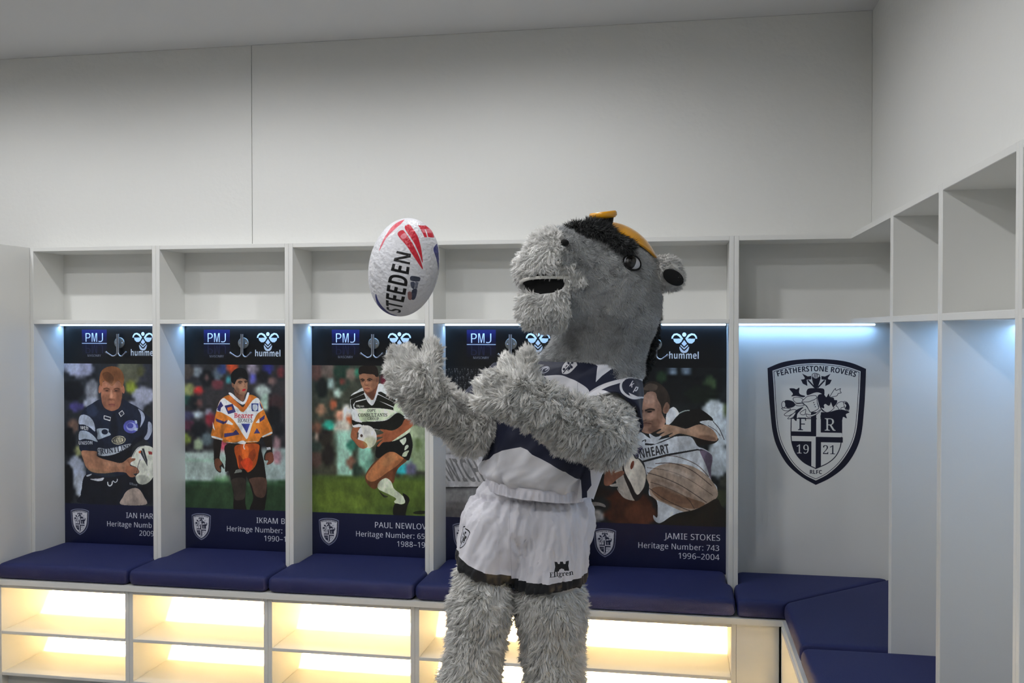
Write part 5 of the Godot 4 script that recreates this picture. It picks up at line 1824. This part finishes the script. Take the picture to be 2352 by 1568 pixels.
func shorts(parent: Node3D) -> void:
	var net := Net.new()
	net.prepare(Vector3(-0.66, 0.72, 1.20), Vector3(-0.16, 1.13, 1.54), 0.006)
	for b in SHORTS:
		net.add_bone(b)
	# cut at the waist and along the two hems
	for z in net.nz:
		for y in net.ny:
			for x in net.nx:
				var p := net.lo + Vector3(x, y, z) * net.cell
				var hem := lerpf(HEM_A.y, HEM_B.y, (p.x - HEM_A.x) / (HEM_B.x - HEM_A.x)) if p.x < HEM_B.x else HEM_C.y + (HEM_D.y - HEM_C.y) * smoothstep(HEM_C.x + 0.05, HEM_D.x, p.x)
				var at := (z * net.ny + y) * net.nx + x
				net.f[at] = maxf(net.f[at], maxf(hem - p.y, p.y - 1.0775))
				net.f[at] = maxf(net.f[at], 0.010 * smoothstep(0.845, 0.79, p.y) - 0.003 - absf(p.x + 0.4565))
	var mb := MB.new()
	net.mesh(mb)
	var wave := FastNoiseLite.new()
	wave.seed = 5
	wave.frequency = 1.0
	var mid := Vector3(-0.385, 0, 1.366)
	for k in mb.v.size():
		var p: Vector3 = mb.v[k]
		var th := atan2(p.z - mid.z, p.x - mid.x)
		var gather := smoothstep(0.97, 1.05, p.y)
		var band := smoothstep(1.046, 1.05, p.y)
		var hang := 1.0 - gather
		var d := 0.0048 * gather * (1.0 - band * 0.45) * sin(th * 34.0 + 2.0 * wave.get_noise_1d(p.y * 30.0)) + 0.013 * gather * (1.0 - band) * wave.get_noise_2d(th * 4.5, p.y * 6.0)
		d += hang * (0.015 * wave.get_noise_2d(th * 3.0 + p.y * 4.0, p.y * 3.0) + 0.008 * wave.get_noise_2d(th * 8.0 - p.y * 9.0, p.y * 5.0))
		d += band * 0.003 - 0.008 * exp(-pow((p.y - 1.044) / 0.006, 2.0))
		d -= 0.010 * exp(-pow((p.x + 0.456) / 0.010, 2.0)) * smoothstep(1.0, 0.86, p.y) * (1.0 if p.z > mid.z else 0.0)
		if absf(mb.n[k].y) < 0.85:
			mb.v[k] = p + mb.n[k] * d
	# new normals from the moved faces
	var nn := PackedVector3Array()
	nn.resize(mb.v.size())
	for k in range(0, mb.i.size(), 3):
		var a := mb.i[k]
		var b := mb.i[k + 1]
		var c := mb.i[k + 2]
		var fn := (mb.v[c] - mb.v[a]).cross(mb.v[b] - mb.v[a])
		nn[a] += fn
		nn[b] += fn
		nn[c] += fn
	for k in mb.v.size():
		mb.n[k] = nn[k].normalized()
		mb.uv[k] = Vector2((mb.v[k].x + 0.598) / 0.383, (1.106 - mb.v[k].y) / 0.308)
	# elastic waistband, finely gathered
	var wb := MB.new()
	var rows := []
	for r in 9:
		var t := r / 8.0
		var row := []
		for k in 434:
			var th := TAU * k / 434
			var cx := cos(th)
			var sz := sin(th)
			var out := 0.0010 * sin(PI * t) + 0.0024 * sin(th * 62.0) * sin(PI * clampf(t * 1.15, 0.0, 1.0)) + 0.0015 * sin(th * 23.0 + 1.0)
			row.append(Vector3(-0.384 + signf(cx) * pow(absf(cx), 0.86) * (0.134 + out), 1.052 + 0.030 * t - 0.015 * (cx + 0.1), 1.364 + signf(sz) * pow(absf(sz), 0.86) * (0.128 + out)))
		rows.append(row)
	wb.grid(rows, true)
	if wb.n[434 * 4].x < 0.0:
		wb.turn(0, 0)
	part("waistband", wb.mesh(), mat(Color(0.90, 0.89, 0.92), 0.5), parent)
	part("shorts", mb.mesh(), shorts_print(), parent).set_meta("label", "white rugby shorts with black hems and a small castle mark")

func ellipsoid(r: Vector3, n := 28) -> ArrayMesh:
	var mb := MB.new()
	var rows := []
	for a in n / 2 + 1:
		var row := []
		for b in n:
			var u := PI * a / (n / 2)
			var w := TAU * b / n
			row.append(Vector3(r.x * sin(u) * cos(w), r.y * cos(u), r.z * sin(u) * sin(w)))
		rows.append(row)
	mb.grid(rows, true)
	for k in mb.v.size():
		mb.n[k] = (mb.v[k] / (r * r)).normalized()
	for k in range(0, mb.i.size(), 3):
		var m := mb.n[mb.i[k]] + mb.n[mb.i[k + 1]] + mb.n[mb.i[k + 2]]
		if (mb.v[mb.i[k + 1]] - mb.v[mb.i[k]]).cross(mb.v[mb.i[k + 2]] - mb.v[mb.i[k]]).dot(m) > 0.0:
			var t := mb.i[k + 1]
			mb.i[k + 1] = mb.i[k + 2]
			mb.i[k + 2] = t
	return mb.mesh()

func facing(n: Vector3, up := Vector3.UP) -> Basis:
	# x across, y up, z along n
	var x := up.cross(n).normalized()
	return Basis(x, n.cross(x).normalized(), n)

func person() -> void:
	var t := thing("person", "person in a grey plush horse costume, navy and white rugby kit, arms raised to catch", "person", Vector3.ZERO)
	var net := Net.new()
	net.prepare(Vector3(-0.80, -0.01, 1.14), Vector3(0.03, 1.80, 1.80), 0.0075)
	for b in BONES:
		net.add_bone(b)
	net.floor_cut(0.0)
	var into := Vector3(-0.176, 0, -0.984)
	var mouth := facing(Vector3(-0.68, -0.04, 0.73).normalized(), Vector3(-0.10, 1, 0).normalized())
	var mouth_at := march(MOUTH - into * 0.06, into, net)
	var plain := Net.new()
	plain.prepare(net.lo, net.lo, net.cell)
	plain.nx = net.nx
	plain.ny = net.ny
	plain.nz = net.nz
	plain.f = net.f.duplicate()
	var gape := Vector3(0.063, 0.0240, 0.060)
	net.carve(mouth_at, mouth, gape)
	var mb := MB.new()
	net.mesh(mb)
	M.hide = mat(Color(0.80, 0.795, 0.78), 0.95)
	M.fur = mat(Color.WHITE, 0.75)
	M.fur.vertex_color_use_as_albedo = true
	M.fur.rim_enabled = true
	M.fur.rim = 0.5
	M.fur.backlight_enabled = true
	M.fur.backlight = Color(0.60, 0.60, 0.60)
	M.black_fur = mat(Color(0.075, 0.085, 0.09), 0.9)
	M.dark = mat(Color(0.018, 0.016, 0.018), 0.9)
	var body := part("body", mb.mesh(), M.hide, t)
	body.set_meta("label", "grey plush body with horse head, paws and padded legs")
	# the fur, lock by lock
	var rng := RandomNumberGenerator.new()
	rng.seed = 21
	var clump := FastNoiseLite.new()
	clump.seed = 8
	clump.frequency = 22.0
	var long_fur := Fur.new()
	var short_fur := Fur.new()
	var up_dir := (SLEEVE_B - SLEEVE_A).normalized()
	var up_dir2 := (SLEEVE_D - SLEEVE_C).normalized()
	var near := PackedInt32Array()
	near.resize(mb.v.size())
	for k in mb.v.size():
		var best := 1e9
		var p: Vector3 = mb.v[k]
		for b in BONES.size():
			var d := bone_distance(p, BONES[b])
			if d < best:
				best = d
				near[k] = b
	for k in range(0, mb.i.size(), 3):
		var a: Vector3 = mb.v[mb.i[k]]
		var b: Vector3 = mb.v[mb.i[k + 1]]
		var c: Vector3 = mb.v[mb.i[k + 2]]
		var bone: Array = BONES[near[mb.i[k]]]
		var tag_: String = bone[0]
		if tag_ == "torso":
			continue
		var mid := (a + b + c) / 3.0
		var long := 0.030
		var dense := 40000.0
		var lift := 0.55
		var wide := 1.0
		var flow: Vector3 = (bone[2] - bone[1]).normalized()
		var tone := Color(0.96, 0.945, 0.91)
		if tag_ == "leg":
			var hem := lerpf(HEM_A.y, HEM_B.y, (mid.x - HEM_A.x) / (HEM_B.x - HEM_A.x)) if mid.x < HEM_B.x else HEM_C.y
			if mid.y > hem - 0.004:
				continue
			flow = Vector3.DOWN
		elif tag_ == "foot":
			flow = Vector3(0, -0.6, 0.6)
		elif tag_ == "arm":
			if (mid - SLEEVE_D).dot(up_dir2) < -0.002 and mid.x > -0.60:
				continue
			flow = (flow * 0.6 + Vector3.DOWN * 0.7).normalized()
		elif tag_ == "arm2":
			if (mid - SLEEVE_B).dot(up_dir) < -0.004 and mid.x > -0.30:
				continue
			flow = (flow * 0.6 + Vector3.DOWN * 0.7).normalized()
		elif tag_ == "paw":
			long = 0.021
		elif tag_ == "muzzle":
			long = 0.021
			lift = 0.75
			flow = ((mid - HEAD_MID).normalized() * 0.3 + Vector3.DOWN * 0.75).normalized()
			tone = Color(0.96, 0.95, 0.925)
		elif tag_ == "ear":
			long = 0.016
			flow = Vector3(0.9, -0.2, 0.1)
			tone = Color(0.72, 0.71, 0.69)
		else:
			# head and neck: short pile
			if mid.y < 1.365:
				continue
			long = 0.0125
			dense = 70000.0
			lift = 0.5
			flow = ((mid - Vector3(-0.30, 1.70, 1.5)).normalized() * 0.4 + Vector3.DOWN * 0.8).normalized()
			tone = Color(0.62, 0.63, 0.635)
		var q := mouth.transposed() * (mid - mouth_at)
		if (q / Vector3(0.060, 0.0248, 0.075)).length() < 1.0:
			continue
		var area := (b - a).cross(c - a).length() * 0.5
		var n := area * dense
		var many := int(n) + (1 if rng.randf() < n - int(n) else 0)
		for s in many:
			var u := rng.randf()
			var w := rng.randf()
			if u + w > 1.0:
				u = 1.0 - u
				w = 1.0 - w
			var p := a + (b - a) * u + (c - a) * w
			var nn := (mb.n[mb.i[k]] * (1.0 - u - w) + mb.n[mb.i[k + 1]] * u + mb.n[mb.i[k + 2]] * w).normalized()
			var f := (flow - nn * flow.dot(nn))
			var swirl := Vector3(clump.get_noise_3d(p.x, p.y, p.z), clump.get_noise_3d(p.y + 3.0, p.z, p.x), clump.get_noise_3d(p.z, p.x + 7.0, p.y))
			var dir := (nn * lift + f * 0.75 + swirl * 1.35 + Vector3(rng.randf_range(-1, 1), rng.randf_range(-1, 1), rng.randf_range(-1, 1)) * 0.26).normalized()
			if dir.dot(nn) < 0.18:
				dir = (dir + nn * (0.25 - dir.dot(nn))).normalized()
			var g := rng.randf_range(0.80, 1.14) * (1.0 + 0.22 * swirl.x)
			var l := long * rng.randf_range(0.75, 1.2)
			var colour := Color(tone.r * g, tone.g * g, tone.b * g)
			if long > 0.0135:
				long_fur.put(p - nn * 0.002, dir, rng.randf() * TAU, l, l * 0.92, colour)
			else:
				short_fur.put(p - nn * 0.001, dir, rng.randf() * TAU, l, l * 1.25, colour)
	var lock := tuft_mesh(7, 3)
	var pointed := tuft_mesh(8, 6, 0.72)
	long_fur.node("fur", pointed, M.fur, t).set_meta("label", "long grey plush fur on arms, legs, paws and muzzle")
	short_fur.node("head_fur", lock, M.fur, t).set_meta("label", "short grey pile on head and neck")
	# black forelock and mane
	for chain in [["forelock", FORELOCK, 0.022, "black shaggy forelock"], ["mane", MANE, 0.014, "black mane down the back of the neck"]]:
		var hn := Net.new()
		var bones := []
		var pts: Array = chain[1]
		for k in pts.size() - 1:
			bones.append(["hair", pts[k][0], pts[k + 1][0], pts[k][1], pts[k + 1][1], 0.012])
		var lo: Vector3 = pts[0][0]
		var hi: Vector3 = pts[0][0]
		for p in pts:
			lo = lo.min(p[0] - Vector3.ONE * 0.05)
			hi = hi.max(p[0] + Vector3.ONE * 0.05)
		hn.prepare(lo, hi, 0.006)
		for b in bones:
			hn.add_bone(b)
		var hm := MB.new()
		hn.mesh(hm)
		var o := part(chain[0], hm.mesh(), M.black_fur, t)
		o.set_meta("label", chain[3])
		var hf := Fur.new()
		for k in range(0, hm.i.size(), 3):
			var a: Vector3 = hm.v[hm.i[k]]
			var b: Vector3 = hm.v[hm.i[k + 1]]
			var c: Vector3 = hm.v[hm.i[k + 2]]
			var n := (b - a).cross(c - a).length() * 0.5 * 45000.0
			for s in int(n) + (1 if rng.randf() < n - int(n) else 0):
				var u := rng.randf()
				var w := rng.randf() * (1.0 - u)
				var p := a + (b - a) * u + (c - a) * w
				var nn: Vector3 = hm.n[hm.i[k]]
				var swirl := Vector3(clump.get_noise_3d(p.x, p.y, p.z), clump.get_noise_3d(p.y + 3.0, p.z, p.x), clump.get_noise_3d(p.z, p.x + 7.0, p.y))
				var dir := (nn * 0.7 + swirl * 0.8 + Vector3(0.25, -0.3, 0.1)).normalized()
				var g := rng.randf_range(0.016, 0.034)
				var l: float = chain[2] * rng.randf_range(0.7, 1.2)
				hf.put(p, dir, rng.randf() * TAU, l, l, Color(g * 0.92, g, g * 1.04))
		hf.node("hair", lock, M.fur, o)
	jersey(t)
	shorts(t)
	# mouth: a dark hollow behind the lips, teeth along its upper edge
	var hollow := Net.new()
	hollow.prepare(mouth_at - Vector3.ONE * 0.075, mouth_at + Vector3.ONE * 0.075, 0.004)
	var inv := mouth.transposed()
	for z in hollow.nz:
		for y in hollow.ny:
			for x in hollow.nx:
				var p := hollow.lo + Vector3(x, y, z) * hollow.cell
				var q := inv * (p - mouth_at)
				var r := gape * 1.07
				var k0 := (q / r).length()
				var d := k0 * (k0 - 1.0) / maxf((q / (r * r)).length(), 1e-6)
				hollow.f[(z * hollow.ny + y) * hollow.nx + x] = maxf(d, plain.value(p) + 0.004)
	var hollow_mesh := MB.new()
	hollow.mesh(hollow_mesh)
	part("mouth_lining", hollow_mesh.mesh(), M.dark, t).set_meta("label", "dark open mouth")
	var teeth := MB.new()
	var rows := []
	for k in 15:
		var s := lerpf(-0.80, 0.62, k / 14.0)
		var top := mouth_at + mouth.x * (0.060 * s) + mouth.y * (0.0215 * sqrt(1.0 - s * s) - 0.002)
		var hit := march(top + mouth.z * 0.05, -mouth.z, plain) + mouth.z * 0.009
		rows.append([hit - mouth.z * 0.005, hit, hit - mouth.y * 0.0075, hit - mouth.y * 0.0075 - mouth.z * 0.005])
	teeth.grid(rows, true)
	M.tooth = mat(Color(0.80, 0.79, 0.76), 0.6)
	part("teeth", teeth.mesh(), M.tooth, t)
	# eye
	var on_face := march(EYE - into * 0.05, into, net)
	var en := (net.normal(on_face) * 0.8 + Vector3(-0.15, 0.05, 0.6) * 0.5).normalized()
	var eb := facing(en, Vector3(0.45, 1, 0).normalized())
	var eye := part("eye", ellipsoid(Vector3(0.0225, 0.0180, 0.012)), mat(Color(0.70, 0.70, 0.72), 0.25), t, on_face + en * 0.005)
	eye.basis = eb
	part("iris", ellipsoid(Vector3(0.0165, 0.0172, 0.0095)), mat(Color(0.045, 0.03, 0.028), 0.3), eye, Vector3(-0.0035, -0.0005, 0.0040))
	part("pupil", ellipsoid(Vector3(0.0078, 0.0090, 0.0060)), mat(Color(0.008, 0.008, 0.01), 0.15), eye, Vector3(-0.0052, -0.0005, 0.0092))
	var rim := []
	for k in 33:
		var a := TAU * k / 32
		rim.append(Vector3(0.0232 * cos(a), 0.0188 * sin(a), 0.0030 + 0.002 * cos(a) * cos(a) * -1.0))
	var rimm := MB.new()
	add_tube(rimm, rim, 0.0030, 8, false)
	part("eyelid", rimm.mesh(), M.dark, eye)
	# nostril
	var nose := march(NOSTRIL - into * 0.06, into, net)
	var nb := facing(net.normal(nose), Vector3(0.3, 1, 0).normalized())
	var nostril := part("nostril", ellipsoid(Vector3(0.0105, 0.0078, 0.010)), M.dark, t, nose + net.normal(nose) * 0.008)
	nostril.basis = nb
	# inside of the ear
	var ear := march(EAR + RIGHT_OF_VIEW * 0.009 - Vector3(0, 0.009, 0) - into * 0.08, into, net)
	var earn := (net.normal(ear) + RIGHT_OF_VIEW * 0.4).normalized()
	var inner := part("inner_ear", ellipsoid(Vector3(0.036, 0.019, 0.0045)), M.dark, t, ear + earn * 0.0100)
	inner.basis = facing(earn, Vector3(0.5, 1, 0).normalized())
	# helmet and lamp
	M.yellow = mat(Color(0.86, 0.60, 0.02), 0.3)
	M.yellow.clearcoat_enabled = true
	M.yellow.clearcoat = 0.6
	M.yellow.clearcoat_roughness = 0.15
	var hn := (RIGHT_OF_VIEW * 0.50 + Vector3.UP * 0.86 + into * 0.06).normalized()
	var dome := []
	for k in 22:
		var a := deg_to_rad(42.0) * minf(k, 19) / 19.0
		var r := 0.1525 if k < 20 else 0.1525 - 0.003 * (k - 19)
		dome.append(Vector2(maxf(0.0004, r * sin(a)), r * cos(a)))
	var helmet := part("helmet", lathe(dome, 56), M.yellow, t, CRANIUM)
	helmet.set_meta("label", "yellow hard hat with a lamp behind the forelock")
	var hx := hn.cross(into).normalized()
	helmet.basis = Basis(hx, hn, hx.cross(hn))
	var ln := (RIGHT_OF_VIEW * -0.12 + Vector3.UP * 0.97 - into * 0.10).normalized()
	var lx := ln.cross(into).normalized()
	var lamp := part("helmet_lamp", lathe([Vector2(0.0005, 0.004), Vector2(0.024, 0.004), Vector2(0.027, 0.008), Vector2(0.033, 0.008), Vector2(0.036, 0.004), Vector2(0.036, -0.004), Vector2(0.031, -0.009), Vector2(0.020, -0.010)], 40), M.yellow, t, LAMP)
	lamp.basis = Basis(lx, ln, lx.cross(ln))
	part("lens", lathe([Vector2(0.0004, 0.0055), Vector2(0.015, 0.0052), Vector2(0.025, 0.0042)], 32), mat(Color(0.45, 0.46, 0.48), 0.2), lamp)
	part("lamp_body", lathe([Vector2(0.027, -0.008), Vector2(0.024, -0.020), Vector2(0.018, -0.034), Vector2(0.014, -0.046)], 32), M.dark, lamp)

func march(from: Vector3, dir: Vector3, net: Net) -> Vector3:
	# the first point of the surface along a line
	var p := from
	for k in 160:
		if net.value(p) < 0.0:
			break
		p += dir * 0.0015
	return p

# ------------------------------------------------------------------ the ball's print, on a 1024 square: round it, then along it
const BALL_PRINT := [
	["s", [196,26,48,255], [452,196,485,159,548,238,573,313,588,390,593,437,568,375,525,292]],
	["s", [196,26,48,255], [430,273,455,231,517,300,556,368,584,429,599,478,553,417,500,343]],
	["s", [222,120,132,255], [454,286,471,252,491,273,476,301]],
	["s", [214,92,106,255], [362,425,357,372,354,289,345,193,366,104,402,165,388,259,372,334,370,384]],
	["p", [196,26,48,255], [567,142,693,127,759,182,712,246,637,248,605,255,594,214]],
	["p", [222,120,132,255], [585,180,744,160,728,205,601,214]],
	["p", [236,236,238,255], [627,181,642,177,637,250,627,252]],
	["s", [42,48,120,255], [666,333,727,295,730,339,722,408,723,480,692,408]],
	["s", [42,48,120,255], [368,717,377,776,403,839,454,905,558,942,428,1024,306,922,336,809]],
	["s", [60,66,84,255], [551,533,590,531,598,544,592,560,553,561]],
	["s", [70,76,96,255], [555,573,575,571,579,613,564,606]],
	["s", [60,66,90,255], [572,625,596,615,605,687,584,691]],
	["s", [150,110,110,255], [554,645,572,641,586,696,567,694]],
	["p", [120,124,140,255], [576,563,593,565,595,610,583,609]],
	["s", [196,196,200,255], [319,568,360,595,407,600,412,623,367,623,327,605]],
	["s", [196,196,200,255], [350,499,393,523,423,551,425,570,388,553,351,527]],
	["s", [206,206,210,255], [382,441,422,476,442,503,432,506,397,475]],
	["s", [196,196,200,255], [319,641,365,659,375,682,340,676]],
]

func ball() -> void:
	# an oval ball in the air, its print wrapped round it
	var axis := Vector3(0.236, 0.966, 0.101).normalized()
	var front := (Vector3(0.263, -0.164, 0.951) - axis * Vector3(0.263, -0.164, 0.951).dot(axis)).normalized()
	var side := axis.cross(front)
	var mb := MB.new()
	var rows := []
	var uvs := []
	for a in 65:
		var th := PI * (0.5 - a / 64.0)
		var row := []
		var ur := []
		for b in 97:
			var ph := TAU * (b / 96.0 - 0.5)
			var r := 0.0935 * pow(cos(th) * 0.999 + 0.001, 0.96)
			# sewn seams between the four panels
			var s := absf(fposmod(ph + PI / 4.0, PI / 2.0) - PI / 4.0)
			r -= 0.0009 * exp(-pow(s * 0.0935 / 0.0025, 2.0)) * cos(th)
			row.append(axis * 0.1325 * sin(th) + (front * cos(ph) + side * sin(ph)) * maxf(r, 0.0002))
			ur.append(Vector2(b / 96.0, a / 64.0))
		rows.append(row)
		uvs.append(ur)
	mb.grid(rows, false, false, uvs)
	if mb.n[97 * 32 + 5].dot(mb.v[97 * 32 + 5]) < 0.0:
		mb.turn(0, 0)
	for k in mb.v.size():      # even normals across the closing seam and the tips
		if k % 97 in [0, 96] or k < 97 or k >= 97 * 64:
			mb.n[k] = mb.v[k].normalized()
	var c := Canvas.new()
	c.start(2048, 2048, 2.0, Color(0.86, 0.86, 0.875))
	for s in BALL_PRINT:
		c.shape(s)
	# the maker's name runs up the ball
	var g := glyphs("STEEDEN", 0)
	var half := width_of("STEEDEN", 0) / 2.0
	for k in g.size():
		var along := (g[k].x + half) / (2.0 * half)
		var up := -g[k].y
		g[k] = Vector2(lerpf(lerpf(556, 531, along), lerpf(436, 462, along), up), lerpf(858, 394, along))
	for k in range(0, g.size() - 2, 3):
		c.fill(PackedVector2Array([g[k], g[k + 1], g[k + 2]]), Color(0.03, 0.03, 0.035))
	c.im.resize(1024, 1024, Image.INTERPOLATE_BILINEAR)
	c.im.convert(Image.FORMAT_RGB8)
	var m := mat(Color.WHITE, 0.42)
	m.albedo_texture = ImageTexture.create_from_image(c.im)
	m.normal_enabled = true
	m.normal_texture = noise_tex(0.12, 256, 31, true, 6.0)
	m.normal_scale = 0.25
	var o := part("rugby_ball", mb.mesh(), m, self, Vector3(-0.728, 1.657, 1.457))
	tag(o, "white oval rugby ball with red and blue flashes in mid air", "ball")

func _ready() -> void:
	view()
	make_materials()
	downlights()
	room()
	lockers()
	bench()
	person()
	ball()
